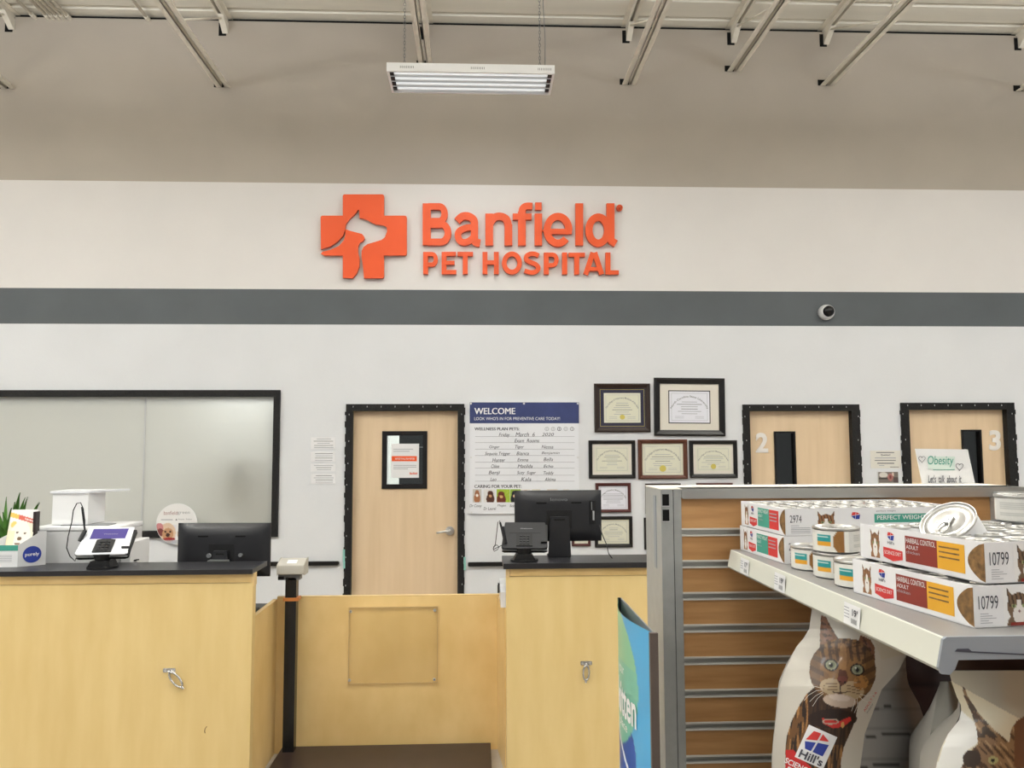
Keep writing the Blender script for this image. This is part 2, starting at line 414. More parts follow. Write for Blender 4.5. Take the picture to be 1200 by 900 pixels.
# ------------------------------------------------------------------ joists
def joist(px, py, label):
    e = U(px, py, YW); x, zb = e.x, e.z; zt = DECK-.002
    t = thing('roof_joist', (x, 3.5, zb), label, 'joist', None)
    for s in (-1, 1):
        xa = x+s*.014; xb = x+s*.062
        m = M(); m.box((xa, 0, zb), (xb, YW+.02, zb+.006), 'joist'); m.box((xa, 0, zb), (xa+s*.006, YW+.02, zb+.05), 'joist'); obj('bottom_chord', m, t)
        m = M(); m.box((xa, 0, zt-.006), (xb, YW+.02, zt), 'joist'); m.box((xa, 0, zt-.05), (xa+s*.006, YW+.02, zt), 'joist'); obj('top_chord', m, t)
    y = YW-.05; up = True; k = 0
    while y > .8:
        dy = 1.05 if k == 0 else .55
        m = M(); a = (x, y, zt-.03 if up else zb+.02); b = (x, y-dy, zb+.02 if up else zt-.03); m.tube([a, b], .009, 'joist', 8); obj('web_rod', m, t); y -= dy; up = not up; k += 1
    m = M(); m.prism([(YW-.16, zt-.05), (YW-.01, zt-.15), (YW+.02, zt-.15), (YW+.02, zt-.05)], x-.02, x+.03, 'joist', axis='x'); obj('bearing_seat', m, t)
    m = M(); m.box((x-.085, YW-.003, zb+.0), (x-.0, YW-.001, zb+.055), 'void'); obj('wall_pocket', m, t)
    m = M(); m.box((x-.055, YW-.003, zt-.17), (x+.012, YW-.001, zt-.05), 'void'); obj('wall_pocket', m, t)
for px, py, lb in ((10, 104, 'cream steel roof joist at the far left edge of the ceiling'), (262, 102.5, 'cream steel roof joist ending above the window'), (499, 78, 'cream steel roof joist passing behind the hanging lamp'),
                   (737, 99.5, 'cream steel roof joist just right of the hanging lamp'), (860, 84, 'cream steel roof joist ending higher, second right of the lamp'), (969, 100.5, 'cream steel roof joist ending above the dome camera'), (1198, 107, 'cream steel roof joist at the far right edge of the ceiling')):
    joist(px, py, lb)
# conduits
for k, (xa, dz) in enumerate(((37, 0), (53, 0), (59, 0), (65, 0), (71, 0), (78, 0), (171, 0))):
    e = U(xa, 28, YW-.05); m = M(); z = DECK-.035
    m.tube([(e.x, 0, z), (e.x, YW-.03, z)], .014, 'joist', 8); m.cyl((e.x, YW-.06, z), (e.x, YW, z), .02, 'joist', 10)
    o = obj('conduit', m); tag(o, 'single cream conduit under the roof deck between the pipe bundle and the next joist' if k == 6 else ('leftmost cream conduit, set apart from the bundle of five' if k == 0 else 'cream conduit in the bundle of five at the top left'), 'conduit')
    if 0 < k < 6: o['group'] = 'bundled conduits under the deck'
# ------------------------------------------------------------------ hanging lamp
def lampfix():
    Yn = 5.78; a = U(453, 80, Yn); b = U(650, 79, Yn); x0, x1 = a.x, b.x; zt = U(550, 76.5, Yn).z; zb = zt-.055; D = .37; y1 = Yn+D
    t = thing('hanging_lamp', ((x0+x1)/2, Yn+D/2, zb), 'long white fluorescent lamp hanging on two chains above the orange sign', 'lamp')
    m = M(); r = .018
    m.box((x0, Yn, zb), (x1, Yn+r, zt), 'white'); m.box((x0, y1-r, zb), (x1, y1, zt), 'white'); m.box((x0, Yn+r, zb), (x0+r, y1-r, zt), 'white'); m.box((x1-r, Yn+r, zb), (x1, y1-r, zt), 'white'); m.box((x0, Yn, zt), (x1, y1, zt+.012), 'white')
    for k in range(9):
        for xx in (.08, .5, .9): m.box((x0+(x1-x0)*xx+k*.012, Yn-.001, zt-.03), (x0+(x1-x0)*xx+k*.012+.004, Yn+.001, zt-.012), 'inkgrey')
    obj('housing', m, t)
    m = M(); n = 4; w = (D-2*r)/n
    for k in range(n):
        ya = Yn+r+k*w
        m.prism([(ya, zb+.004), (ya+w*.12, zb+.03), (ya+w*.35, zt-.006), (ya+w*.65, zt-.006), (ya+w*.88, zb+.03), (ya+w, zb+.004), (ya+w, zt), (ya, zt)], x0+r, x1-r, 'silver', axis='x')
    obj('reflector', m, t)
    for k in range(n):
        yc = Yn+r+(k+.5)*w; m = M(); m.cyl((x0+.05, yc, zb+.02), (x1-.05, yc, zb+.02), .013, 'tube', 14); o = obj('lamp_tube', m, t)
    for k in range(n):
        yc = Yn+r+(k+.5)*w
        for xx in (x0+.018, x1-.048): m = M(); m.box((xx, yc-.02, zb+.004), (xx+.03, yc+.02, zt-.004), 'black'); obj('lamp_holder', m, t)
    for px in (474, 632.5):
        X = U(px, 60, Yn+D/2).x; m = M(); z = zt+.012; k = 0
        while z < DECK-.02:
            pts = []
            for j in range(13):
                a_ = 2*PI*j/12; u = math.cos(a_)*.007; v = math.sin(a_)*.016
                pts.append((X+(u if k % 2 else 0), Yn+D/2+(0 if k % 2 else u), z+.016+v))
            m.tube(pts, .0022, 'inkgrey', 5); z += .026; k += 1
        m.tube([(X, Yn+D/2, z-.01), (X, Yn+D/2, DECK)], .003, 'inkgrey', 5)
        obj('chain', m, t)
    m = M(); X = U(638.5, 60, Yn+D/2).x; m.tube([(X, Yn+D/2, zt), (X+.003, Yn+D/2, zt+.3), (X-.012, Yn+D/2, zt+.6), (X-.012, Yn+D/2, DECK)], .003, 'inkgrey', 6); obj('power_cord', m, t)
    return t
lampA = lampfix()
# ------------------------------------------------------------------ raised orange signs
S4 = lambda x, y: (360+x/3, 210+y/3)
def wallmap(x, y, Y): p = U(x, y, YW-.045); return Vector((p.x, Y, p.z))
def earcut(poly):
    from mathutils.geometry import tessellate_polygon
    return [tuple(t) for t in tessellate_polygon([[Vector((p[0], -p[1], 0)) for p in poly]])]
def rnd(poly, corners, r=5):
    out = []; n = len(poly)
    for i, p in enumerate(poly):
        if i in corners:
            a = Vector(poly[i-1]); b = Vector(p); c = Vector(poly[(i+1) % n]); u = (a-b).normalized()*r; v = (c-b).normalized()*r
            for k in range(5):
                t_ = k/4; q = (b+u)*(1-t_)**2 + b*2*t_*(1-t_) + (b+v)*t_**2; out.append((q.x, q.y))
        else: out.append(p)
    return out
A = [(47,128),(125,128),(125,53),(270,53),(270,128),(350,128),(350,268),(270,268),(270,348),(200,348),(196,310),(191,272),(191,252),(198,238),(212,228),(240,220),(262,213),(273,204),(281,183),(279,168),(268,162),(240,158),(225,152),(212,143),(196,138),(184,137),(182,112),(180,106),(166,124),(148,141),(136,158),(133,178),(126,198),(107,219),(82,236),(48,246)]
B = [(133,174),(146,180),(160,184),(176,188),(192,192),(199,200),(202,209),(196,217),(184,224),(179,238),(179,258),(184,282),(183,308),(174,332),(160,348),(125,347),(125,268),(60,268),(48,262),(54,255),(82,248),(112,234),(129,214),(134,196)]
A = rnd(A, {0,2,3,5,6,8}, 8)
t = thing('wall_emblem', wallmap(411, 278, YW-.03), 'orange raised cross emblem with a white dog and cat outline, left of the big lettering', 'emblem')
for nm, pl in (('cross_piece', A), ('cat_piece', B)):
    pl = [S4(*p) for p in pl]; f = earcut(pl); m = M(); m.ext(pl, f, wallmap, YW-.045, YW-.012, 'orange', 'orange_side')
    m.box((wallmap(420, 240, 0).x-.01, YW-.02, wallmap(420, 240, 0).z-.01), (wallmap(420, 240, 0).x+.01, YW, wallmap(420, 240, 0).z+.01), 'orange_side') if nm == 'cross_piece' else m.box((wallmap(408, 290, 0).x-.01, YW-.02, wallmap(408, 290, 0).z-.01), (wallmap(408, 290, 0).x+.01, YW, wallmap(408, 290, 0).z+.01), 'orange_side')
    obj(nm, m, t)
def thick(m, pts, w, sm=True, lift=0):
    """a flat stroke of the given width through the points, with real thickness"""
    P = [Vector((p[0], p[1])) for p in pts]
    if sm and len(P) > 2:      # Catmull-Rom smoothing
        Q = []
        for i in range(len(P)-1):
            p0 = P[max(i-1, 0)]; p1 = P[i]; p2 = P[i+1]; p3 = P[min(i+2, len(P)-1)]
            for k in range(6):
                t_ = k/6; Q.append(.5*((2*p1)+(p2-p0)*t_+(2*p0-5*p1+4*p2-p3)*t_*t_+(3*p1-p0-3*p2+p3)*t_**3))
        P = Q+[P[-1]]
    n = len(P); v = []
    for i, p in enumerate(P):
        a = (P[i]-P[i-1]).normalized() if i else None; b = (P[i+1]-P[i]).normalized() if i < n-1 else None
        if a is None: d = b
        elif b is None: d = a
        else: d = (a+b).normalized()
        nrm = Vector((-d.y, d.x)); k = 1.0
        if a is not None and b is not None: k = min(1.6, 1/max(.4, nrm.dot(Vector((-a.y, a.x)))))
        v += [p+nrm*(w/2*k), p-nrm*(w/2*k)]
    f = [(2*i, 2*i+1, 2*i+3, 2*i+2) for i in range(n-1)]
    m.ext([S4(*q) for q in v], f, wallmap, YW-.04-lift, YW-.002-lift*.3, 'orange', 'orange_side')
def oval(cx, cy, rx, ry, a0, a1, n=22): return [(cx+rx*math.cos(math.radians(a0+(a1-a0)*k/n)), cy+ry*math.sin(math.radians(a0+(a1-a0)*k/n))) for k in range(n+1)]
def word(glyphs, name, lab, x0, yb):
    a = S4(x0, yb); t = thing(name, wallmap(a[0], a[1], YW-.03), lab, 'sign')
    for strokes in glyphs:
        m = M(); nm = 'letter'
        for k_, st in enumerate(strokes):
            if st == 'mark': nm = 'registered_mark'; continue
            pts, w = st[0], st[1]; thick(m, pts, w*(1.09 if w > 19 else 1.04), len(st) < 3, .0009*k_)
        obj(nm, m, t)
V = lambda x, y0, y1, w: ([(x, y0), (x, y1)], w, 0)
H_ = lambda x0, x1, y, w: ([(x0, y), (x1, y)], w, 0)
word([
 [V(420,84,231,26), ([(425,95),(462,95)]+oval(464,121,19,26,-90,90,10)+[(462,147),(425,147)], 21, 0), ([(425,158),(468,158)]+oval(470,188.5,25,31.5,-90,90,12)+[(468,220),(425,220)], 22, 0)],
 [([(527,146),(545,130),(566,129),(585,142),(588,165),(588,205),(592,220),(608,224)], 24), ([(588,168),(560,170),(535,182),(530,200),(540,218),(560,220),(580,208),(589,192)], 21)],
 [V(640,120,232,25), ([(644,152),(658,134),(680,130),(700,140),(707,162)], 24), V(707.5,158,232,25)],
 [V(755,112,232,25), ([(755,122),(757,104),(770,94),(792,94)], 22), H_(723,789,131,20)],
 [V(813,120,232,24), (oval(813,94,1,1,0,350,4)[:2] and [(801.5,94),(824.5,94)], 24, 0)],
 [(oval(882,177,38,47,2,-180,24)+oval(882,177,38,47,-180,-318,18), 23, 0), H_(850,931,183,18)],
 [V(957,84,232,25)],
 [(oval(1024,178,33,46,0,360,30), 23, 0), V(1067,84,208,25), ([(1067,196),(1069,214),(1086,226)], 23)],
 ['mark', (oval(1099,99,9,9,0,360,20), 3.2, 0), V(1096,94,104,2.4), ([(1096,95),(1101,95),(1102,98),(1096,99),(1103,104)], 2, 0)],
], 'wall_lettering', 'large orange raised word on the white band, upper of the two lines of lettering', 407, 232)
word([
 [V(416,255,333,16.5), ([(420,262.5),(438,262.5)]+oval(439,281,13,18.5,-90,90,8)+[(438,299.5),(420,299.5)], 14, 0)],
 [V(481,255,333,16.5), H_(480,523,262,14), H_(480,518,293,13.5), H_(480,524,326,14)],
 [H_(528,583,262,14), V(555.5,258,333,16.5)],
 [V(625,255,333,16.5), V(665,255,333,16.5), H_(625,665,292,14)],
 [(oval(720,294,27,32,0,360,30), 16, 0)],
 [([(814,268),(800,262),(784,262),(771,270),(772,283),(786,291),(804,299),(813,311),(806,323),(788,327),(764,321)], 15)],
 [V(841,257,334,16.5), ([(845,264.5),(862,264.5)]+oval(863,283,14,18.5,-90,90,8)+[(862,301.5),(845,301.5)], 14, 0)],
 [V(905.5,257,334,17)],
 [H_(919,977,265,14), V(948,260,334,16.5)],
 [([(980,334),(1005,257)], 17, 0), ([(1036,334),(1011,257)], 17, 0), H_(990,1026,315,13)],
 [V(1058,257,334,16.5), H_(1056,1096,327,14)],
], 'wall_lettering', 'smaller orange raised capital letters, lower of the two lines on the white band', 407, 333)
# dome camera
c = U(967, 366.5, YW); t = thing('dome_camera', (c.x, YW, c.z), 'white security dome camera with dark lens on the grey stripe', 'camera')
T = Matrix.Translation((c.x, YW, c.z)) @ Matrix.Rotation(PI/2, 4, 'X')
m = M(); m.cyl((c.x, YW+.001, c.z), (c.x, YW-.01, c.z), .06, 'lightgrey', 32); m.lathe([(.0, 0), (.068, 0), (.07, .02), (.066, .05), (.056, .062), (.048, .064)], 'lightgrey', T, 36); obj('housing', m, t)
T2 = T @ Matrix.Translation((.008, .006, .05)); m = M(); m.lathe([(.05, 0), (.049, .012), (.04, .03), (.022, .042), (.0001, .047)], 'black_gloss', T2, 32); obj('lens_dome', m, t)
# ================================================================== ON THE WALL
# whiteboard
def wm(Y): return lambda x, y: U(x, y, Y)
def zc(x, y, s, ox, oy): return (ox+x/s, oy+y/s)
t = thing('whiteboard', U(614, 602, YW-.02), 'white welcome board with a blue header and handwritten pet names', 'board')
q = rectW(550.5, 471.5, 678.5, 602, YW-.02); m = M()
m.box((q[0], YW-.018, q[2]), (q[1], YW-.001, q[3]), 'whitegloss')
mp = wm(YW-.0186); mp2 = wm(YW-.0192)
m.quad(mp, (550.5, 471.5, 678.5, 496), 'navy')
Z = lambda x, y: (540+x/6, 460+y/6)
def R6(x0, y0, x1, y1): return (*Z(x0, y0), *Z(x1, y1))
m.text('WELCOME', mp2, R6(95,108,381,153), 'white'); m.text('WELCOME', wm(YW-.0196), R6(98,108,384,152), 'white')
m.text("LOOK WHO'S IN FOR PREVENTIVE CARE TODAY!", mp2, R6(95,172,697,194), 'white')
m.text('WELLNESS PLAN PETS:', mp2, R6(96,245,410,266), 'ink'); m.text('WELLNESS PLAN PETS:', wm(YW-.0196), R6(97.5,245,411.5,266), 'ink')
m.text('CARING FOR YOUR PET:', mp2, R6(96,649,426,671), 'ink'); m.text('CARING FOR YOUR PET:', wm(YW-.0196), R6(97.5,649,427.5,671), 'ink')
for k in range(8): y = [308,351,397,441,488,530,580,622][k]; m.quad(mp2, R6(100,y,800,y+2.5), 'inklight')
for s, x0, y0, x1, y1 in (('Friday',268,284,345,316),('March  6',385,280,520,310),('2020',570,284,655,306),('Exam  Rooms',378,326,552,350),('Ginger',200,372,272,398),('Tiger',382,370,444,400),('Nessa',568,370,650,394),
    ('Sequoia Trigger',170,418,348,446),('Bianca',392,416,478,440),('Benjamin',568,416,694,438),('Hunter',222,462,312,488),('Emma',398,462,474,484),('Bella',582,458,648,482),('Chloe',214,506,270,530),('Matilda',400,506,504,530),('Echo',582,508,650,528),
    ('Benji',196,550,276,582),('Suzy  Sugar',396,552,528,580),('Teddy',582,554,654,584),('Leo',208,598,250,622),('Kala',424,596,494,624),('Altima',590,598,666,624),('Dr Casey',62,786,148,812),('Dr Laurel',160,806,248,826),('Megan',258,786,318,806),('Bob',345,788,378,806)):
    m.text(s, mp2, R6(x0,y0,x1,y1), 'ink', 0, .25)
obj('board_panel', m, t)
def ring(m, mp, cx, cy, r, w, mt, n=16):
    for i in range(n):
        a, b = 2*PI*i/n, 2*PI*(i+1)/n
        m.poly(mp, [(cx+r*math.cos(a), cy+r*math.sin(a)), (cx+r*math.cos(b), cy+r*math.sin(b)), (cx+(r-w)*math.cos(b), cy+(r-w)*math.sin(b)), (cx+(r-w)*math.cos(a), cy+(r-w)*math.sin(a))], mt)
m = M()
for k, (x, mt) in enumerate(((605,'inklight'),(649,'inklight'),(692,'ink'),(738,'inklight'),(782,'inkgrey'))):
    c = Z(x, 256); ring(m, mp2, c[0], c[1], 2.4, .6, mt); m.quad(mp2, (c[0]-.3, c[1]-1.2, c[0]+.3, c[1]+1.2), mt)
obj('paw_icon', m, t)
def photo(nm, x0, y0, x1, y1, fn, Y, par, nx=24, ny=20, bev=.0):
    m = M(); m.grid(lambda u, v: U(x0+(x1-x0)*u, y0+(y1-y0)*v, Y), nx, ny, 'printed', lambda u, v: fn(u, v), False)
    return obj(nm, m, par)
def mk_pet(bg, fur, dark, seed, cx=.5, cy=.5):
    def f(u, v):
        c = np.zeros((len(u), 3)); c[:] = bg
        put(c, ell(u, v, cx, cy+.35, .36, .4), fur); put(c, ell(u, v, cx, cy, .26, .3), fur); put(c, ell(u, v, cx, cy+.12, .13, .12), dark)
        put(c, ell(u, v, cx-.1, cy-.06, .035, .04), (20,16,14)); put(c, ell(u, v, cx+.1, cy-.06, .035, .04), (20,16,14)); c += (pn(u*30, v*30, 1, seed)*14)[:, None]; return c
    return f
for k, (xa, xb, f) in enumerate(((84,145,mk_pet((200,196,190),(168,110,74),(240,236,230),1,.5,.35)),(160,240,mk_pet((226,224,222),(84,48,34),(200,150,110),2,.6,.4)),(252,345,mk_pet((160,186,60),(110,50,34),(210,170,110),3,.35,.45)),(347,420,mk_pet((150,180,70),(28,30,40),(210,170,140),4,.4,.4)),
        (422,490,mk_pet((230,224,220),(200,120,90),(240,220,200),5,.5,.35)),(500,560,mk_pet((220,214,200),(110,104,70),(230,220,190),6)),(605,680,mk_pet((220,206,196),(190,100,70),(60,40,36),7)),(720,760,mk_pet((220,216,210),(90,84,84),(200,196,190),8)))):
    a = Z(xa, 680); b = Z(xb, 772); photo('pet_photo', a[0], a[1], b[0], b[1], f, YW-.0195, t)
for px, py in ((551.8,473),(614,473),(677,473),(552,536),(677,536),(552.3,600.5)):
    m = M(); c = U(px, py, YW-.018); m.cyl(c, c-Vector((0,.006,0)), .009, 'silver', 12); obj('stand_off_screw', m, t)
# framed certificates
def cert(x0, y0, x1, y1, fwid, fm, lab, paper='certpaper', mat_=None, mi=0, inner=None, arc='University', seal=0, fillet=None, cat='frame', tilt=0, txt=True):
    X0,X1,Z0,Z1 = rectW(x0, y0, x1, y1, YW-.012); cx, cz = (X0+X1)/2, (Z0+Z1)/2; w, h = X1-X0, Z1-Z0; f = fwid/133.3
    t = thing('certificate_frame', (cx, YW, Z0), lab, 'certificate', 'framed certificates on the wall')
    T = Matrix.Translation((cx, YW, cz)) @ Matrix.Rotation(math.radians(tilt), 4, 'Y')
    m = M(); a, b = w/2, h/2; prof = [(0, 0), (0, -.018), (f*.3, -.026), (f*.75, -.017), (f, -.014), (f, 0)]
    n = len(prof); v = []
    for sx, sz in ((-1,-1),(1,-1),(1,1),(-1,1)):
        for d, y in prof: v.append(T @ Vector((sx*(a-d), y, sz*(b-d))))
    m.add(v, [(k*n+i, k*n+i+1, ((k+1) % 4)*n+i+1, ((k+1) % 4)*n+i) for k in range(4) for i in range(n-1)], fm); obj('frame', m, t)
    def B(x, z, y): return T @ Vector((x, y, z))
    def Q(m, xa, za, xb, zb, y, mt): m.add([B(xa,za,y), B(xb,za,y), B(xb,zb,y), B(xa,zb,y)], [(0,1,2,3)], mt)
    m = M(); m.box((-a+f*.9, -.006, -b+f*.9), (a-f*.9, 0, b-f*.9), mat_ or paper, T); obj('mat_board' if mat_ else 'backing', m, t)
    pa, pb = (a-f-mi/133.3, b-f-mi/133.3) if not inner else (inner[0]/133.3/2, inner[1]/133.3/2)
    m = M()
    if fillet: Q(m, -a+f*1.25, -b+f*1.25, a-f*1.25, b-f*1.25, -.0064, 'gold'); Q(m, -a+f*1.32, -b+f*1.32, a-f*1.32, b-f*1.32, -.0068, mat_)
    if inner and fillet is None: Q(m, -pa-.008, -pb-.008, pa+.008, pb+.008, -.0072, 'black')
    Q(m, -pa, -pb, pa, pb, -.0078, paper)
    if txt:
        # thin ruled border, arched heading, body lines, signatures
        bm = 'inklight'
        for (xa, za, xb, zb) in ((-.9,.86,.9,.88),(-.9,-.88,.9,-.86),(-.9,-.88,-.885,.88),(.885,-.88,.9,.88)): Q(m, pa*xa, pb*za, pa*xb, pb*zb, -.0081, bm)
        v, fc, ar = text_mesh(arc, .01); ln = pa*1.45; hh = pb*.16
        R = pa*(1.0 if len(arc) < 40 else .95); ang = ln/R if len(arc) < 30 else 2.3
        zc_ = pb*.66 - R
        vv = []
        for p in v:
            th = (p[0]-.5)*ang; r = R+(p[1]-.5)*hh; x = r*math.sin(th); z = zc_+r*math.cos(th)
            vv.append(B(x, z, -.0083))
        m.add(vv, fc, 'inkgrey' if len(arc) >= 30 else 'ink')
        rr = random.Random(int(x0)); z = .3
        for k in range(6):
            hw = rr.uniform(.25, .72); Q(m, -pa*hw, pb*z, pa*hw, pb*(z+.035), -.0082, 'inkgrey' if k in (1,3) else 'inklight'); z -= .15
        for s in (-1, 1):
            for zz in (-.62, -.72): Q(m, pa*(s*.5-.22), pb*zz, pa*(s*.5+.22), pb*(zz+.02), -.0082, 'inklight')
    ce = obj('certificate', m, t)
    if seal:
        m = M(); c = B(0, -pb*.62, -.008); m.cyl(c, c+Vector((0,-.002,0)), pb*.17*seal, 'gold', 24); obj('gold_seal', m, ce)
    return t
LONG = 'The College of Veterinary Medicine of the State'
cert(696.5, 449.5, 762, 506.5, 5.5, 'frame_dark', 'dark brown framed certificate with a navy mat and gold line, top left of the group', mat_='navymat', inner=(43.5, 35), fillet=True, arc=LONG, seal=1)
cert(766.5, 443, 849.5, 511, 7, 'frame_black', 'largest black framed diploma with a wide cream mat, top right of the group', mat_='cream', inner=(48, 37), arc='North Carolina State University', paper='certwhite', tilt=.6)
cert(690, 516, 744.5, 560.5, 4.2, 'frame_black', 'black framed certificate, left one of the middle row of three', mi=3, mat_='cream', arc=LONG)
cert(747.8, 515, 805.5, 561.5, 4.8, 'frame_brown', 'reddish brown framed certificate in the middle of the row of three', mi=1, arc=LONG, seal=1.3)
cert(808, 516, 864, 560, 4.6, 'frame_black', 'black framed certificate, right one of the middle row of three', mi=3.5, mat_='cream', arc=LONG, seal=1.3)
cert(698, 566, 739.3, 600.5, 3.6, 'frame_red', 'dark red framed white certificate just right of the right monitor', paper='certwhite', arc=LONG)
cert(697, 605, 741.2, 641.3, 3.8, 'frame_black', 'black framed certificate at the lower right corner of the right monitor', mi=1, arc=LONG)
cert(670, 604, 692, 640, 3, 'frame_red', 'dark red framed certificate mostly hidden behind the right monitor', arc=LONG)
cert(756.5, 566.5, 798, 602, 3.4, 'frame_dark', 'dark framed certificate showing only its top edge above the shelving post', arc=LONG)
cert(816.5, 566, 859, 602, 3.4, 'frame_red', 'dark red framed certificate showing only its top edge above the shelving rail', arc=LONG)
cert(755, 606.5, 800, 644, 3, 'frame_black', 'black framed certificate showing only a sliver left of the shelving post', arc=LONG)
# small label papers left of the door
for k, (y0, y1, nl) in enumerate(((512.5, 526.5, 5), (529.5, 541.5, 4), (543.5, 552.5, 3), (555.5, 567, 4))):
    q = rectW(364.5, y0, 393, y1); m = M(); m.box((q[0], YW-.004, q[2]), (q[1], YW, q[3]), 'paper'); mp = wm(YW-.0046)
    for j in range(nl):
        yy = y0+2+(y1-y0-4)*j/max(1, nl-1); r = random.Random(k*9+j); a = r.uniform(0, 5)
        m.quad(mp, (367+a, yy-.35, 391-a*r.random(), yy+.35), 'inkgrey' if (j+k) % 2 else 'inklight')
    tag(obj('wall_notice', m), ('topmost', 'second', 'third', 'lowest')[k]+' of the four small white notices left of the door with the chrome handle', 'notice')
# notice and photo card between doors 2 and 3
q = rectW(1020, 528, 1055.5, 548.8); m = M(); m.box((q[0], YW-.004, q[2]), (q[1], YW, q[3]), 'offwhite'); mp = wm(YW-.0046); zz = lambda x, y: (1010+x/16.36, 520+y/16.36)
for (xa, ya, xb, yb, mt) in ((275,160,620,178,'inkgrey'),(250,265,650,282,'inklight'),(245,312,650,328,'inkgrey'),(295,365,620,385,'inkgrey'),(330,412,430,424,'inklight'),(540,440,710,452,'inkgrey')): m.quad(mp, (*zz(xa,ya), *zz(xb,yb)), mt)
m.text('Question?', mp, (*zz(360,198), *zz(545,236)), 'ink', .02)
tag(obj('wall_notice', m), 'white typed notice on the wall between the doors numbered 2 and 3', 'notice')
def card(u, v):
    c = np.zeros((len(u), 3)); c[:] = (232,228,224); w = v < .6
    put(c, w, (120,112,104)); put(c, w & ell(u, v, .25, .16, .22, .14), (205,200,192)); put(c, w & (v > .3) & (v < .4) & (u < .5), (60,54,50)); put(c, w & ell(u, v, .6, .28, .14, .2), (170,110,104)); put(c, w & ell(u, v, .6, .28, .06, .1), (120,60,60)); put(c, w & (u > .76) & (v > .28), (84,70,68)); put(c, w & ell(u, v, .74, .12, .05, .1), (214,190,176))
    return c
q = rectW(1029, 553, 1052, 575); m = M(); m.box((q[0], YW-.012, q[2]), (q[1], YW+.0005, q[3]), 'offwhite'); m.grid(lambda u, v: Vector((q[0]+(q[1]-q[0])*u, YW-.0125, q[3]-(q[3]-q[2])*v)), 30, 30, 'printed', card, False)
tag(obj('photo_card', m), 'small photo card on the wall under the typed notice', 'card')
# round card sign in front of the window corner
c = U(206.8, 614, YW-.04); r = .172
t = thing('round_sign', (c.x, c.y, c.z-r), 'round white card sign with a dog picture, partly behind the left monitor', 'sign')
m = M(); m.cyl((c.x, YW-.036, c.z), (c.x, YW-.03, c.z), r, 'white', 48, smooth=False)
def rs(u, v):
    x = u*2-1; y = v*2-1; col = np.zeros((len(u), 3)); col[:] = (236,234,232)
    low = y > .05; mix(col, low & (x < 0), (214,210,222), .6)
    put(col, ell(x, y, -.45, .45, .42, .5), (222,196,170)); put(col, ell(x, y, -.85, .2, .2, .25), (196,130,132)); put(col, ell(x, y, -.8, .42, .18, .2), (120,60,58))
    put(col, ell(x, y, -.42, .5, .28, .3), (196,150,112)); put(col, ell(x, y, -.42, .55, .1, .1), (60,30,24)); put(col, ell(x, y, -.55, .38, .06, .05), (50,26,20)); put(col, ell(x, y, -.3, .38, .06, .05), (50,26,20)); put(col, ell(x, y, -.35, .75, .3, .08), (150,40,40))
    put(col, ell(x, y, .45, .5, .4, .45), (190,170,150)); mix(col, y > .8, (150,156,166), .6); return col
def rp(u, v):
    x, y = u*2-1, v*2-1    # square -> disc
    X = x*math.sqrt(max(0, 1-y*y/2)); Y = y*math.sqrt(max(0, 1-x*x/2)); return Vector((c.x+X*r*.98, YW-.0365, c.z-Y*r*.98))
us = None
def rcol(u, v):
    x, y = u*2-1, v*2-1; X = x*np.sqrt(1-y*y/2); Y = y*np.sqrt(1-x*x/2); return rs((X+1)/2, (Y+1)/2)
m.grid(rp, 56, 56, 'printed', rcol, False); mp = lambda x, y: U(x, y, YW-.0372)
z2 = lambda x, y: (170+x/11.26, 580+y/11.26)
m.text('banfield', mp, (*z2(248,212), *z2(425,262)), 'maroon', -.01); m.text('green', mp, (*z2(428,222), *z2(590,262)), 'inkgrey', -.01)
m.text('Recycle   Reduce', mp, (*z2(440,312), *z2(620,334)), 'inkgrey', 0); m.poly(mp, [z2(400,335), z2(413,312), z2(426,335)], 'ink'); m.quad(mp, (*z2(210,322), *z2(365,333)), 'inklight')
obj('printed_disc', m, t)
# ================================================================== COUNTERS
def pl(n_, a, b, mt, lab, cat, bev=0):
    m = M(); m.box(a, b, mt); return tag(obj(n_, m, bev=bev), lab, cat)
XL = -1.183
CT = 1.07
t = thing('service_counter', ((XL-3.9)/2, 4.3, FL), 'left maple service counter with a black ledge', 'counter')
e0 = UZ(300, 667, CT); YF = e0.y
def trans_edge(): pass
xe = UZ(295.8, 667, CT).x; XL = xe
m = M(); m.box((-3.9, YF+.02, FL), (xe, YF+.08, .995), 'maple'); obj('front_panel', m, t, bev=.002)
m = M(); m.box((-3.9, YF+.026, .997), (xe-.012, YF+.08, CT-.026), 'maple2'); obj('top_trim', m, t)
m = M(); m.box((xe-.012, YF+.022, .98), (xe+.003, YF+.08, CT-.026), 'maple_edge'); obj('corner_block', m, t)
m = M(); m.box((-3.9, YF, CT-.026), (xe, YF+.30, CT), 'laminate'); m.box((-3.9, YF-.001, CT-.026), (xe+.001, YF, CT-.001), 'laminate_edge'); obj('ledge', m, t, bev=.002); cL = t
YG = 4.88; HL = .81
t = thing('reception_desk', ((XL-3.9)/2, 4.6, FL), 'lower desk with a dark top and maple side panel behind the left counter', 'desk')
m = M(); m.box((-3.9, YF+.0805, HL-.06), (xe-.022, YG+.04, HL-.03), 'laminate'); obj('desk_top', m, t)
m = M(); m.box((xe-.022, YF+.0805, FL), (xe, YG, HL), 'maple2'); m.box((xe-.0225, YF+.0805, HL-.001), (xe+.0005, YG, HL+.002), 'maple_edge'); obj('side_panel', m, t)
scratch_ = 1
m = M(); a = U(239.5, 855, YF+.019); m.tube([(a.x+.012, YF+.019, a.z+.016), (a.x+.003, YF+.019, a.z+.005), (a.x+.001, YF+.019, a.z-.008), (a.x+.004, YF+.019, a.z-.018)], .0018, 'card', 5); obj('scratch', m, cL)
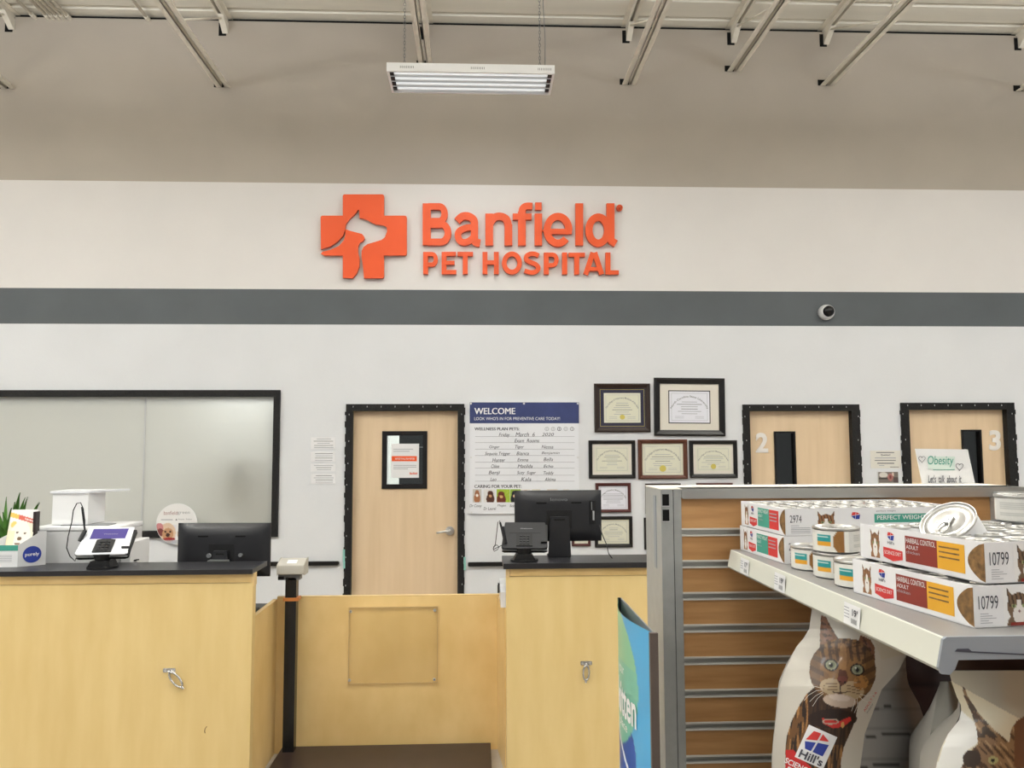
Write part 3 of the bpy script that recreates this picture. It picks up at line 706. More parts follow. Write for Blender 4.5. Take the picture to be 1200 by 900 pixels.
# lower gate panel between the counters
xg0 = xe; xg1 = U(583, 780, YG).x
m = M(); m.box((xg0, YG, FL), (xg1+.02, YG+.03, HL+.012), 'maple2'); m.box((xg0, YG-.001, HL+.012), (xg1+.02, YG+.031, HL+.015), 'maple_edge')
tag(obj('partition_panel', m), 'low maple partition panel between the two counters, behind the scale', 'partition')
t = thing('clear_panel', U(460, 801, YG), 'clear acrylic sheet screwed flat on the low maple partition', 'panel')
a = U(408.5, 755, YG); b = U(513, 755, YG); zt = U(460, 711, YG).z; zb = U(460, 800.5, YG).z
m = M(); m.box((a.x, YG-.009, zb), (b.x, YG-.004, zt), 'acrylic')
for e in ((a.x, zt-.003, b.x, zt), (a.x, zb, b.x, zb+.003), (a.x, zb, a.x+.003, zt), (b.x-.003, zb, b.x, zt)): m.box((e[0], YG-.0095, e[1]), (e[2], YG-.004, e[3]), 'acrylic_edge')
obj('acrylic_sheet', m, t)
for px, py in ((411,716.5),(509.5,715),(409.5,797),(509,796)):
    m = M(); c = U(px, py, YG); m.cyl(c, c-Vector((0,.004,0)), .009, 'silver', 12); m.cyl(c-Vector((0,.004,0)), c-Vector((0,.014,0)), .006, 'chrome', 12); obj('screw', m, t)
# right counter
e0 = UZ(650, 660, CT); YR = e0.y; xr = UZ(590, 660, CT).x; xw = U(593.3, 720, YR).x
t = thing('service_counter', ((xr+2.2)/2, YR+.15, FL), 'right maple service counter with the monitor on its black ledge', 'counter')
m = M(); m.box((xw, YR+.02, FL), (2.2, YR+.08, .995), 'maple'); obj('front_panel', m, t, bev=.002)
m = M(); m.box((xw+.022, YR+.026, .997), (2.2, YR+.08, CT-.03), 'maple2'); obj('top_trim', m, t)
m = M(); m.box((xw, YR+.022, .98), (xw+.02, YR+.08, CT-.03), 'maple_edge'); obj('corner_block', m, t)
m = M(); m.box((xr, YR, CT-.03), (2.2, YR+.32, CT), 'laminate'); m.box((xr-.001, YR-.001, CT-.03), (2.2, YR, CT-.001), 'laminate_edge'); obj('ledge', m, t, bev=.002)
t = thing('reception_desk', (1.2, 4.7, FL), 'lower desk with a maple side panel behind the right counter', 'desk')
m = M(); a = (xw-.006, YR+.081); b = (xg1, YG-.001)
m.prism([(a[0], a[1]), (a[0]+.02, a[1]), (b[0]+.02, b[1]), (b[0], b[1])], FL, HL, 'maple2', axis='z'); m.prism([(a[0], a[1]), (a[0]+.02, a[1]), (b[0]+.02, b[1]), (b[0], b[1])], HL, HL+.004, 'maple_edge', axis='z'); obj('side_panel', m, t)
m = M(); m.box((xw+.03, YR+.081, HL-.06), (2.2, YG+.04, HL-.03), 'laminate'); obj('desk_top', m, t)
# white device on the lower desk right
m = M(); X = xg1+.004; m.prism([(YR+.085, HL+.006), (YG-.03, HL+.006), (YG-.03, .925), (YR+.2, .925), (YR+.085, .9)], X+.006, X+.20, 'whitegloss', axis='x')
t = thing('label_printer', (X+.1, YG-.2, HL+.004), 'white device with a black knob tucked behind the left end of the right counter', 'device'); obj('casing', m, t)
m = M(); m.cyl((X+.01, YG-.12, .878), (X-.006, YG-.12, .878), .024, 'black', 16); m.box((X-.004, YG-.13, .86), (X+.006, YG-.11, .912), 'black'); obj('knob', m, t)
# leash hooks
def hook(px, py, ang, L, lab, Y):
    c = U(px, py, Y); t = thing('leash_hook', c, lab, 'hook'); u = Vector((math.cos(ang), 0, math.sin(ang))); n = Vector((-u.z, 0, u.x))
    m = M(); m.box((c.x-.032, Y-.004, c.z-.008), (c.x+.032, Y, c.z+.014), 'chrome', bev=.004); m.cyl((c.x-.02, Y-.006, c.z+.003), (c.x-.02, Y, c.z+.003), .006, 'silver', 10); m.cyl((c.x+.02, Y-.006, c.z+.003), (c.x+.02, Y, c.z+.003), .006, 'silver', 10); obj('mounting_plate', m, t)
    m = M(); s = c-Vector((0, .012, 0)); pts = []
    for k in range(21):
        a_ = 2*PI*k/20; pts.append(s+u*(L*.5+math.cos(a_)*L*.42)+n*(math.sin(a_)*L*.17))
    m.tube([s+Vector((0,.012,0)), s, s+u*L*.12], .006, 'chrome', 8); m.tube(pts, .0055, 'chrome', 8); m.cyl(s+u*L*.9, s+u*L*1.05, .007, 'chrome', 10); obj('snap_clip', m, t)
hook(198.5, 786, -PI*.27, .115, 'chrome leash hook with snap clip on the front of the left counter', YF+.02); hook(687, 777.5, -PI/2-.05, .095, 'chrome leash hook with snap clip on the front of the right counter', YR+.02)
# ------------------------------------------------------------------ pet scale
t = thing('pet_scale', (U(339, 861, 4.8).x, 4.6, FL), 'black pet scale with a floor platform, tall post and grey display', 'scale')
zp = -.035; m = M(); xa = UZ(339.5, 862, zp).x; xb = UZ(574.5, 858, zp).x; yb = YG-.015; ya = 3.95
m.box((xa, ya, zp-.012), (xb, yb, zp), 'platform'); m.box((xa+.02, ya+.02, FL), (xb-.02, yb-.02, zp-.012), 'black'); obj('platform', m, t, bev=.003)
Yp = YG-.075; px0 = U(332.5, 800, Yp).x; px1 = U(345.5, 800, Yp).x
m = M(); m.box((px0+.006, Yp-.03, zp-.01), (px1+.006, Yp+.03, U(342, 676, Yp).z), 'black_gloss', bev=.008); obj('post', m, t)
m = M(); zb_ = U(340, 701, Yp).z; m.box((px0-.004, Yp-.04, zb_-.01), (px1+.02, Yp+.04, zb_+.008), 'orange_band'); obj('strap', m, t)
hx0 = U(327.5, 668, Yp).x; hx1 = U(359, 668, Yp).x; z0 = U(340, 673.5, Yp-.06).z; z1 = U(340, 662.5, Yp-.06).z
m = M(); m.prism([(Yp-.06, z0), (Yp+.05, z0), (Yp+.05, z1+.028), (Yp+.02, z1+.028), (Yp-.06, z1)], hx0, hx1, 'scalegrey', axis='x')
m.add([(hx0+.05, Yp-.04, z1+.0085), (hx1-.05, Yp-.04, z1+.0085), (hx1-.05, Yp-.0, z1+.0225), (hx0+.05, Yp-.0, z1+.0225)], [(0,1,2,3)], 'white'); obj('display_head', m, t, bev=.005)
m = M(); m.box((hx0, Yp-.03, z0-.035), (hx1-.03, Yp+.03, z0), 'plastic_grey'); m.box((hx0, Yp-.034, z0-.034), (hx0+.035, Yp-.028, z0-.014), 'black'); m.box((hx0+.045, Yp-.034, z0-.034), (hx0+.06, Yp-.028, z0-.02), 'black'); obj('bracket', m, t)
# keyboard on left lower desk
zd = HL-.03; a = UZ(303, 712, zd); t = thing('keyboard', (xe-.12, 4.62, zd), 'black keyboard at the right end of the left lower desk', 'keyboard')
m = M(); m.box((xe-.5, 4.52, zd), (xe-.03, 4.67, zd+.02), 'plastic_dark'); obj('case', m, t, bev=.004)
m = M()
for r_ in range(5):
    for k in range(15): m.box((xe-.49+k*.030, 4.525+r_*.028, zd+.018), (xe-.49+k*.030+.026, 4.525+r_*.028+.023, zd+.03), 'black')
o = obj('key_rows', m, t)
# ------------------------------------------------------------------ monitors seen from behind
def monitor(px0, py0, px1, py1, Y, zbase, lab, neck, rot, dark='plastic_dark'):
    a = U(px0, (py0+py1)/2, Y); b = U(px1, (py0+py1)/2, Y); zt = U((px0+px1)/2, py0, Y).z; zb = U((px0+px1)/2, py1, Y).z
    w = b.x-a.x; h = zt-zb; cx = (a.x+b.x)/2; t = thing('computer_monitor', (cx, Y+.05, zbase), lab, 'monitor')
    T = Matrix.Translation((cx, Y, zb)) @ Matrix.Rotation(rot, 4, 'Z')
    m = M(); X = w/2
    # shell: flat screen slab + domed back
    m.prism([(-X,0),(X,0),(X,h),(-X,h)], .03, .045, 'black', T)
    n = 16
    def sh(u, v):
        x = (u*2-1); z = (v*2-1); d = (1-abs(x)**6)*(1-abs(z)**5); return T @ Vector((x*X, .03-.038*d, h/2+z*h/2))
    m.grid(sh, 24, 18, dark); obj('rear_shell', m, t)
    m = M(); m.box((-X+.008, .0452, .012), (X-.008, .047, h-.008), 'black_gloss', T); obj('screen', m, t)
    for s in (-1, 1): m = M(); m.box((s*w*.2-.03, -.0095, h*.75), (s*w*.2+.03, -.007, h*.75+.008), 'void', T); obj('vent', m, t)
    m = M(); m.box((-.075, -.0095, h*.28), (.075, -.006, h*.62), 'black', T); obj('recess', m, t)
    m = M(); m.box((-neck/2, -.03, h*.26 if zb-zbase > .12 else h*.45), (neck/2, -.008, h*.5), 'plastic_dark', T)
    m.prism([(-neck/2, h*.48), (-neck/2-.012, zbase-zb+.01), (neck/2+.012, zbase-zb+.01), (neck/2, h*.48)], -.034, -.016, 'plastic_dark', T)
    m.box((-neck*.3, -.036, h*.43), (neck*.3, -.033, h*.455), 'void', T); obj('stand_neck', m, t, bev=.002)
    m = M(); m.box((-.065, -.036, zbase-zb), (.065, .065, zbase-zb+.012), 'black', T, bev=.005); obj('stand_base', m, t)
    return t, T, w, h, zb
tR, T, w, h, zb = monitor(603.5, 575, 706, 635, YR+.25, CT, 'black flat monitor seen from behind on the right counter ledge', .105, math.radians(1.5))
m = M(); m.text('lenovo', lambda x, z: T @ Vector((x, -.0115, z)), (-.05, h*.86, .05, h*.80), 'plastic_grey', .0); obj('brand_text', m, tR)
m = M(); m.box((w*.36, -.0095, h*.35), (w*.42, -.004, h*.8), 'black', T); m.box((w*.385, -.015, h*.42), (w*.405, -.008, h*.6), 'midgrey', T); m.box((w*.37, -.012, h*.62), (w*.38, -.008, h*.78), 'plastic_grey', T); obj('port_recess', m, tR)
m = M(); s0 = T @ Vector((w*.5, -.002, h*.12)); e = UZ(717.5, 655, CT); m.tube([s0+Vector((-.02,0,.06)), s0, s0+Vector((.02,-.01,-.05)), (e.x-.02, e.y, CT+.03), (e.x, e.y, CT+.003)], .0028, 'black', 6); obj('cable', m, tR)
tL, T, w, h, zb = monitor(204.5, 613.5, 315.5, 676.5, 4.77, HL-.03, 'wide black flat monitor seen from behind the left counter ledge', .08, math.radians(-3), 'plastic_dark')
m = M(); m.box((-.058, -.07, h*.29), (.058, -.036, h*.345), 'silver', T, bev=.004); m.cyl(T @ Vector((-.06, -.05, h*.42)), T @ Vector((-.06, -.035, h*.42)), .012, 'plastic_grey'); m.cyl(T @ Vector((.115, -.03, h*.42)), T @ Vector((.115, -.006, h*.42)), .01, 'plastic_grey'); obj('hinge_cover', m, tL)
# ------------------------------------------------------------------ card terminals
def terminal(cx, Y, zb, W, H, tilt, lab, body, keyc, screen, rz, stylus=True):
    t = thing('card_terminal', (cx, Y, zb), lab, 'card terminal'); L_ = .22
    m = M(); m.cyl((cx, Y+.02, zb), (cx, Y+.02, zb+.012), .078, 'black', 28); m.prism([(-.06,0),(.06,0),(.045,.03),(-.045,.03)], -.045, .05, 'black', Matrix.Translation((cx, Y+.02, zb+.012)))
    m.cyl((cx, Y+.02, zb+.035), (cx, Y+.02, zb+.075), .035, 'black', 20, .05); obj('swivel_base', m, t)
    T = Matrix.Translation((cx, Y, zb+.075)) @ Matrix.Rotation(rz, 4, 'Z') @ Matrix.Rotation(tilt, 4, 'X')
    w = W/2; d = H       # local x across, y up the slope, z out of the face
    m = M(); bot = [(-w*.98,0),(-w*.88,-.006),(w*.88,-.006),(w*.98,0),(w,d*.02),(w*.9,d),(-w*.9,d),(-w,d*.02)]
    m.prism(bot, -.03, 0, 'black', T, axis='z'); m.prism([(x*.985, y*.99+.001) for x, y in bot], 0, .008, body, T, axis='z'); ho = obj('housing', m, t, bev=.002)
    m = M(); m.box((-w*.68, d*.56, .0081), (w*.70, d*.95, .0095), screen, T); m.text('Welcome', lambda x, y: T @ Vector((x, y, .0099)), (-w*.2, d*.76, w*.35, d*.72), 'inklight'); obj('screen', m, ho)
    m = M(); m.prism([(-w*.36,d*.03),(w*.36,d*.03),(w*.36,d*.5),(w*.15,d*.53),(-w*.15,d*.53),(-w*.36,d*.5)], .0081, .014, 'black', T, axis='z')
    obj('keypad_surround', m, ho)
    m = M()
    for r_ in range(4):
        for k in range(3): m.box((-w*.22+k*w*.16, d*(.08+r_*.1), .014), (-w*.22+k*w*.16+w*.11, d*(.08+r_*.1)+d*.07, .018), keyc, T)
    obj('keypad', m, ho)
    m = M(); m.box((-w, -.01, -.012), (w, -.004, -.006), 'silver', T); obj('front_rim', m, t)
    m = M(); m.box((w*.86, d*.1, -.02), (w*1.02, d*.92, .004), 'black', T); m.box((w*.72, d*.16, .008), (w*1.0, d*.2, .02), 'black', T); obj('card_reader', m, t)
    return t, T
c = Vector((0, YF+.075, 0))
tm, T = terminal(U(119, 640, c.y).x, c.y, CT, .265, .195, math.radians(38), 'white card payment terminal with a purple screen on the left counter ledge', 'whitegloss', 'plastic_dark', 'screen', math.radians(6))
def P4(px, py, Y): return U(px, py, Y)
Yt = c.y
m = M(); pts = [(99,625),(99.5,610),(97.5,596),(94.5,589),(90,590),(86,598),(84,612),(80,628),(78,642),(82,652),(88,657.5),(90,650),(91,642)]
m.tube([P4(px, py, Yt+.09) for px, py in pts], .0028, 'black', 6); obj('coiled_cord', m, tm)
m = M(); m.cyl(P4(99.5, 622, Yt+.09), P4(96, 594, Yt+.09), .005, 'black', 10); m.cyl(P4(99.5,622,Yt+.09), P4(93.5,634,Yt+.06), .012, 'black', 10); obj('stylus', m, tm)
c = Vector((0, YR+.07, 0))
tm, T = terminal(U(614.5, 640, c.y).x, c.y, CT, .255, .185, math.radians(42), 'black card payment terminal on the right counter ledge in front of the monitor', 'plastic_dark', 'plastic_dark', 'plastic_dark', math.radians(-5))
Yt = c.y; m = M(); pts = [(590.5,632),(587.5,620),(585.5,610),(583.5,612),(582,625),(580.5,638),(578,643),(579,646),(583,644),(585,641),(582,638.5),(578.5,640.5),(578,644),(586,640),(594,636)]
m.tube([P4(px, py, Yt+.02) for px, py in pts], .0022, 'black', 6); obj('coiled_cord', m, tm)
m = M(); m.cyl(P4(591.5, 633, Yt+.02), P4(586, 612, Yt+.02), .006, 'black', 10); m.cyl(P4(592.5, 636, Yt+.02), P4(588.5, 617, Yt+.02), .011, 'plastic_dark', 10); obj('stylus', m, tm)
# ------------------------------------------------------------------ left desk things
zd = HL-.03
def bx(px0, px1, pyt, Y, dep, zb, mt, m, mtop=None):
    a = U(px0, pyt, Y); b = U(px1, pyt, Y); m.box((a.x, Y, zb), (b.x, Y+dep, a.z), mt); return a, b
t = thing('printer', (U(95, 640, 4.72).x, 4.9, zd), 'wide light grey printer behind the left counter ledge', 'printer')
m = M(); a, b = bx(41, 140, 622, 4.66, .32, zd, 'lightgrey', m); obj('body', m, t, bev=.012)
m = M(); m.box((a.x-.002, 4.655, a.z-.002), (b.x+.002, 4.98, a.z+.022), 'white'); obj('lid', m, t, bev=.006)
m = M(); m.box((a.x+.12, 4.70, a.z+.0225), (b.x-.08, 4.80, a.z+.027), 'plastic_grey'); obj('paper_slot', m, t)
ptop = a.z+.0275
m = M(); m.box((a.x+.13, 4.652, a.z-.2), (b.x-.03, 4.66, a.z-.196), 'inkgrey'); m.box((a.x+.13, 4.652, a.z-.24), (a.x+.134, 4.66, a.z-.196), 'inkgrey'); obj('drawer_seam', m, t)
t = thing('desktop_riser', (U(82, 600, 4.75).x, 4.9, ptop), 'tall white box with an overhanging lid standing on the printer', 'box')
a = U(60.5, 617, 4.72); b = U(102.5, 617, 4.72); zt = U(80, 578, 4.72).z
m = M(); m.box((a.x, 4.72, ptop), (b.x, 4.93, zt), 'white'); obj('case', m, t)
m = M(); m.box((a.x-.012, 4.712, zt), (b.x+.006, 4.94, zt+.012), 'whitegloss'); m.prism([(b.x+.006, 4.712), (b.x+.006, 4.94), (b.x+.14, 4.94)], zt+.002, zt+.012, 'whitegloss', axis='z'); obj('lid', m, t)
m = M(); m.box((U(141,640,4.66).x+.012, 4.64, zd), (U(156,640,4.7).x+.012, 4.9, U(150,636,4.63).z), 'white'); tag(obj('paper_box', m, bev=.004), 'small white box between the printer and the left monitor', 'box')
m = M(); a = UZ(147, 657, CT); m.box((a.x-.03, a.y-.02, CT), (a.x+.07, a.y+.02, CT+.006), 'black', bev=.002); tag(obj('card_holder', m), 'flat black strip lying on the left ledge right of the payment terminal', 'strip')
# brochure dispenser
t = thing('brochure_box', (U(20.5, 658.5, YF+.16).x, YF+.2, CT), 'white card dispenser box with a puppy picture and round blue logo', 'box')
c0 = Vector((U(20.5, 658.5, YF+.16).x, YF+.16, CT)); ang = math.radians(9)
T = Matrix.Translation((c0.x, c0.y, CT)) @ Matrix.Rotation(math.radians(2), 4, 'Z')
W_, Hf, Hs = .17, .118, .185
m = M()
def side(x, mt='white'):
    m.prism([(0,0),(.16,0),(.16,.185),(.12,.185),(0,Hf)], x-.0015, x+.0015, mt, T, axis='x')
T_f = T @ Matrix.Rotation(math.radians(-6), 4, 'Z')
# front panel runs left from the corner; side panel recedes to the right
fr = lambda x, z, o=0: T @ Vector((-x, -.0-o, z))
Ts = T @ Matrix.Rotation(math.radians(-52), 4, 'Z')
m.prism([(-W_,0),(0,0),(0,Hf),(-W_,Hf)], 0, .003, 'white', T)
m.prism([(0,0),(.135,0),(.135,.185),(.11,.185),(0,Hf)], 0, .003, 'lightgrey', T @ Matrix.Rotation(math.radians(38), 4, 'Z'))
Tb = T @ Matrix.Rotation(math.radians(38), 4, 'Z')
p = Tb @ Vector((.135, 0, 0)); q = T @ Vector((-W_, 0, 0)); dx = p-(T @ Vector((0,0,0)))
m.add([p, q+dx, q+dx+Vector((0,0,.185)), p+Vector((0,0,.185))], [(0,1,2,3)], 'white'); m.add([q, q+dx, q+dx+Vector((0,0,.185)), q+Vector((0,0,Hf))], [(0,1,2,3)], 'white')
m.prism([(-W_,Hf-.03),(0,Hf-.03),(0,Hf),(-W_,Hf)], -.0012, 0, 'teal', T)
for k in range(5): m.box((-W_*.55, -.001, .03+k*.008), (-.03, -.0005, .032+k*.008), 'inklight', T)
obj('box_body', m, t)
for TT, x, z, r in ((Tb, .068, .062, .045), (T, -.165, .075, .035)):
    m = M()
    c1 = TT @ Vector((x, -.0005, z)); n = (TT.to_3x3() @ Vector((0,-1,0))).normalized(); m.cyl(c1, c1+n*.0012, r, 'blue', 32)
    m.text('purely', lambda a_, b_, TT=TT, x=x, z=z: TT @ Vector((x+a_, -.003, z+b_)), (-r*.75, r*.25, r*.75, -r*.3), 'white', .01)
    obj('round_logo', m, t)
# leaflets with a puppy
def pup(u, v):
    c = np.zeros((len(u), 3)); c[:] = (240,232,212); put(c, (v < .3), (240,238,236))
    d = v-u*.18; put(c, (d > .06) & (d < .17), (206,96,80)); put(c, (d > .06) & (d < .17) & (u < .35), (236,190,90)); put(c, (d > .1) & (d < .13) & (u > .6), (240,220,214)); put(c, ell(u, v, .2, .36, .12, .08), (238,206,110))
    mix(c, ell(u, v, .5, .72, .42, .45), (250,244,230), 1); mix(c, (u < .3) & (v > .5), (246,226,180), .6)
    put(c, ell(u, v, .38, .55, .05, .025), (90,66,50)); put(c, ell(u, v, .68, .57, .05, .025), (90,66,50)); put(c, ell(u, v, .5, .7, .09, .05), (110,84,60)); put(c, ell(u, v, .46, .82, .12, .02), (120,84,66)); return c
zl = CT; P0 = T @ Vector((-.128, .09, .035)); P1 = T @ Vector((.045, .10, .035))
a = U(7, 636, c0.y+.05); b = U(38.5, 636, c0.y+.06); zt = U(22, 597.5, c0.y+.08).z
m = M(); Ya, Yb = c0.y+.035, c0.y+.09
m.grid(lambda u, v: Vector((a.x+.0+(b.x-a.x)*u, Yb+(Ya-Yb)*v, zt+(CT+.08-zt)*v)), 40, 48, 'printed', pup, False)
m.grid(lambda u, v: Vector((a.x+(b.x-a.x)*(1-u), Yb+.012+(Ya-Yb)*v, zt+(CT+.08-zt)*v)), 2, 2, 'white')
m.box((b.x-.004, Yb-.03, CT+.12), (b.x+.01, Yb+.012, zt-.01), 'darkbag')
obj('leaflets', m, t)
# potted plant
Yp_ = 4.75; c = U(14, 625, Yp_); t = thing('potted_plant', (c.x, Yp_, zd), 'green leafy plant in a white pot behind the brochure dispenser', 'plant')
T = Matrix.Translation((c.x, Yp_, zd)); m = M(); m.lathe([(.0,0),(.07,0),(.09,.2),(.095,.28),(.085,.28),(.08,.26),(.0,.26)], 'pot', T, 28); obj('pot', m, t)
m = M(); m.cyl((c.x, Yp_, zd+.255), (c.x, Yp_, zd+.268), .08, 'soil', 20); obj('soil', m, t)
rr = random.Random(3)
leafs = [((24,577),.03),((30,583),.026),((33,582),.02),((47,589),.03),((46,588),.012),((18,588),.03),((4,600),.03),((-4,610),.03),((14,595),.03),((36,598),.024),((28,598),.02),((-8,590),.03),((8,582),.02),((0,618),.03)]
for (lx, ly), wd in leafs:
    tip = U(lx, ly, Yp_+rr.uniform(-.07, .07)); b0 = Vector((c.x+rr.uniform(-.03,.03), Yp_+rr.uniform(-.03,.03), zd+.26)); mid = b0.lerp(tip, .55)+Vector((0,0,.06)); m = M()
    def lf(u, v, b0=b0, mid=mid, tip=tip, wd=wd):
        p = b0*(1-v)**2+mid*2*v*(1-v)+tip*v**2; d = (tip-b0).normalized(); s_ = d.cross(Vector((0,1,0))).normalized(); return p+s_*(u-.5)*wd*1.3*math.sin(PI*min(1,.15+v*.85))+Vector((0,-abs(u-.5)*wd*.6,0))
    m.grid(lf, 4, 12, 'leaf'); obj('leaf', m, t)
# ================================================================== SHELVING
YS = 1.95
gx = U(776.5, 720, YS).x; sx0 = U(801, 740, YS).x; ztop = U(990, 571.5, YS).z; xr2 = 1.36
t = thing('shelving_bay', ((gx+xr2)/2, YS+.1, FL), 'grey metal shelving bay with wood slat panel and grooves, facing the camera at right', 'shelving')
m = M()
xm = U(791.5, 740, YS).x
m.box((gx, YS-.004, FL), (xm-.001, YS+.175, ztop-.002), 'upright', bev=.003); m.box((xm+.001, YS-.002, FL), (sx0, YS+.03, ztop-.002), 'upright')
m.box((gx-.0015, YS+.05, ztop-.2), (gx, YS+.075, ztop-.02), 'shelfmetal')
m.box((xm-.0015, YS-.0005, FL), (xm+.0015, YS+.02, ztop-.002), 'void'); obj('upright_post', m, t)
for k, (ya, yb) in enumerate(((579, 592.5), (597, 610.5))):
    m = M()
    za = U(780, ya, YS).z; zb = U(780, yb, YS).z; xa = U(775.8, 590, YS).x; xb = U(783.5, 590, YS).x
    m.box((xa, YS-.0052, zb), (xb, YS-.004, za), 'void')
    for e in ((xa-.001, zb-.002, xb+.001, zb),): m.box((e[0], YS-.006, e[1]), (e[2], YS-.004, e[3]), 'silver')
    obj('slot', m, t)
m = M(); m.box((sx0, YS-.012, U(990, 583, YS).z), (xr2, YS+.06, ztop), 'alu', bev=.003); m.box((gx-.001, YS-.001, ztop-.003), (xr2, YS+.175, ztop), 'cream', bev=.001); obj('top_rail', m, t)
zt = U(900, 583, YS).z; z = U(900, 618.2, YS).z; per = .0768; gr = .0195
mb = M(); mg = M(); mb.box((sx0, YS, z), (xr2, YS+.02, zt), 'slat')
while z > FL+.1:
    mg.box((sx0, YS-.003, z-.004), (xr2, YS+.01, z), 'striplip'); mg.box((sx0, YS+.009, z-gr), (xr2, YS+.012, z), 'alu'); mg.box((sx0, YS-.003, z-gr), (xr2, YS+.01, z-gr+.0035), 'striplip')
    zn = z-per; mb.box((sx0, YS, zn), (xr2, YS+.02, z-gr), 'slat'); z = zn
sp_ = obj('slat_panel', mb, t); obj('groove_strips', mg, sp_)
m = M(); m.box((sx0, YS+.02, FL), (xr2, YS+.03, ztop-.01), 'upright'); obj('back_sheet', m, t)
m = M(); m.box((xr2-.085, YS-.03, FL), (xr2, YS, ztop-.012), 'upright')
for k in range(14): m.box((xr2-.06, YS-.0312, .2+k*.1), (xr2-.045, YS-.03, .25+k*.1), 'void')
obj('corner_post', m, t)
# second bay at right angles, behind the bags (only its dark back shows)
m = M(); m.box((xr2+.02, .2, FL), (xr2+.05, YS-.035, ztop-.012), 'slat'); m.box((xr2+.015, .2, ztop-.012), (xr2+.06, YS-.035, ztop), 'alu'); tag(obj('side_shelving_panel', m), 'wood back panel of the shelving bay at the right edge, behind the tins and bags', 'shelving')
# hanging blue sign
ps = [(726.5, 700.5), (763, 737)]
Xs = U(726.5, 780, YS).x; Yn = YS*166/203; zt = U(726.5, 700.5, YS).z
t = thing('aisle_sign', (Xs, (Yn+YS)/2, .6), 'curved blue aisle sign with white lettering fixed beside the shelving post', 'sign')
def bul(v): return -.027*math.sin(PI*min(1, max(0, v)))     # v 0 far .. 1 near
zbm = .55
def sf(u, v, o=0): return Vector((Xs+bul(u)-o, YS+(Yn-YS)*u, zt+(zbm-zt)*v))
def sc(u, v):
    c = np.zeros((len(u), 3)); z = zt+(zbm-zt)*v
    c[:] = (66,168,222); mix(c, u < .25, (150,176,220), .35)
    zc_ = U(744, 800, 1.78).z; R = .125
    e = ell(u, z, .22, zc_+.012, .6, .155); put(c, e, (116,190,170)); mix(c, e & (z > zc_+.05), (150,200,150), .5)
    e2 = ell(u, z, .5, zc_-.13, .28, .075) & ~e | (ell(u, z, .5, zc_-.12, .26, .085) & (z < zc_-.05-u*.18)); 
    put(c, e2, (30,84,170)); ln = np.abs(z-(zc_-.055-u*.17)) < .006; put(c, ln & (u > .1) & (u < .78), (240,244,246)); return c
m = M(); m.grid(sf, 60, 220, 'printed_gloss', sc); obj('printed_face', m, t)
m = M(); m.box((Xs+.003, Yn, zbm), (Xs+.006, YS, zt), 'plastic_grey'); obj('back_plate', m, t)
m = M(); m.box((Xs-.004, Yn-.012, zbm), (Xs+.012, Yn, zt-.0), 'signedge'); m.box((Xs-.003, YS-.002, zbm), (Xs+.004, YS+.003, zt), 'plastic_dark'); obj('edge_strip', m, t)
for zz in (.8, .6): m = M(); m.box((Xs+.003, YS-.05, zz), (gx, YS-.02, zz+.03), 'upright'); obj('wall_bracket', m, t)
m = M(); tm_ = lambda u, z: sf(u, (zt-z)/(zt-zbm), .0018)
zz = lambda px, py: U(px, py, 1.76).z
m.text('your', tm_, (.42, zz(737, 781), .58, zz(737, 793)), 'white', 0)
m.text('kitten', tm_, (.38, zz(740, 798), .80, zz(748, 838)), 'white', .022)
m.text('place', tm_, (.44, zz(737, 842), .64, zz(740, 855)), 'white', 0); obj('lettering', m, t)
# leaning handwritten card behind the rail
t = thing('handwritten_card', U(1112, 600, 2.13), 'white handwritten card with hearts standing behind the top rail of the shelving', 'card')
Yc = 2.1262; mp = lambda x, y, o=0: U(x, y, Yc-o)
cr = [(1072.9,525.8),(1134.2,526.7),(1149.8,600),(1088,600)]; m = M(); P = [mp(*p) for p in cr]; D = Vector((0,.004,0))
m.add(P+[p+D for p in P], [(3,2,1,0),(4,5,6,7),(0,1,5,4),(1,2,6,5),(2,3,7,6),(3,0,4,7)], 'white')
def cz(x, y): return (1060+x/12, 510+y/12)
def shear(x, y): return x
m.quad(lambda x, y: mp(*cz(x, y), .001), (330,300,710,480), 'palegreen'); 
def hm(x, y): return mp(*cz(x, y), .0016)
m.text('Obesity', hm, (325,290,690,450), 'teal', .0, .1); m.quad(hm, (400,482,705,490), 'teal')
m.text("Let's  talk  about  it", hm, (335,560,800,668), 'ink', .005, .1)
for hx, hy, s in ((245,335,46),(775,440,52)):
    pts = []
    for k in range(25):
        a_ = 2*PI*k/24; pts.append((hx+s*math.sin(a_)**3, hy-s*.9*(13*math.cos(a_)-5*math.cos(2*a_)-2*math.cos(3*a_)-math.cos(4*a_))/16*1.2))
    m.tube([hm(*p) for p in pts], .0006, 'ink', 4)
obj('card_face', m, t)
# ------------------------------------------------------------------ upper shelf
ZS = 1.468; XSf = .606; Y0s, Y1s = 1.036, 1.92
t = thing('metal_shelf', ((XSf+xr2)/2, (Y0s+Y1s)/2, ZS-.045), 'grey metal shelf with a white price rail, carrying the boxed food tins', 'shelf')
m = M(); m.box((XSf+.004, Y0s+.002, ZS-.02), (xr2+.01, Y1s, ZS), 'shelftop'); obj('deck', m, t, bev=.0015)
m = M(); m.prism([(XSf+.004, ZS-.0005), (XSf+.002, ZS-.002), (XSf-.006, ZS-.04), (XSf+.0, ZS-.046), (XSf+.012, ZS-.03)], Y0s+.004, Y1s, 'lipplastic'); obj('price_rail', m, t)
m = M(); pr = [(XSf+.004, ZS+.001), (XSf-.001, ZS-.002), (XSf-.009, ZS-.038), (XSf-.005, ZS-.046), (XSf+.006, ZS-.047), (XSf+.013, ZS-.04), (XSf+.018, ZS-.0285), (xr2+.01, ZS-.0285), (xr2+.01, ZS+.001)]
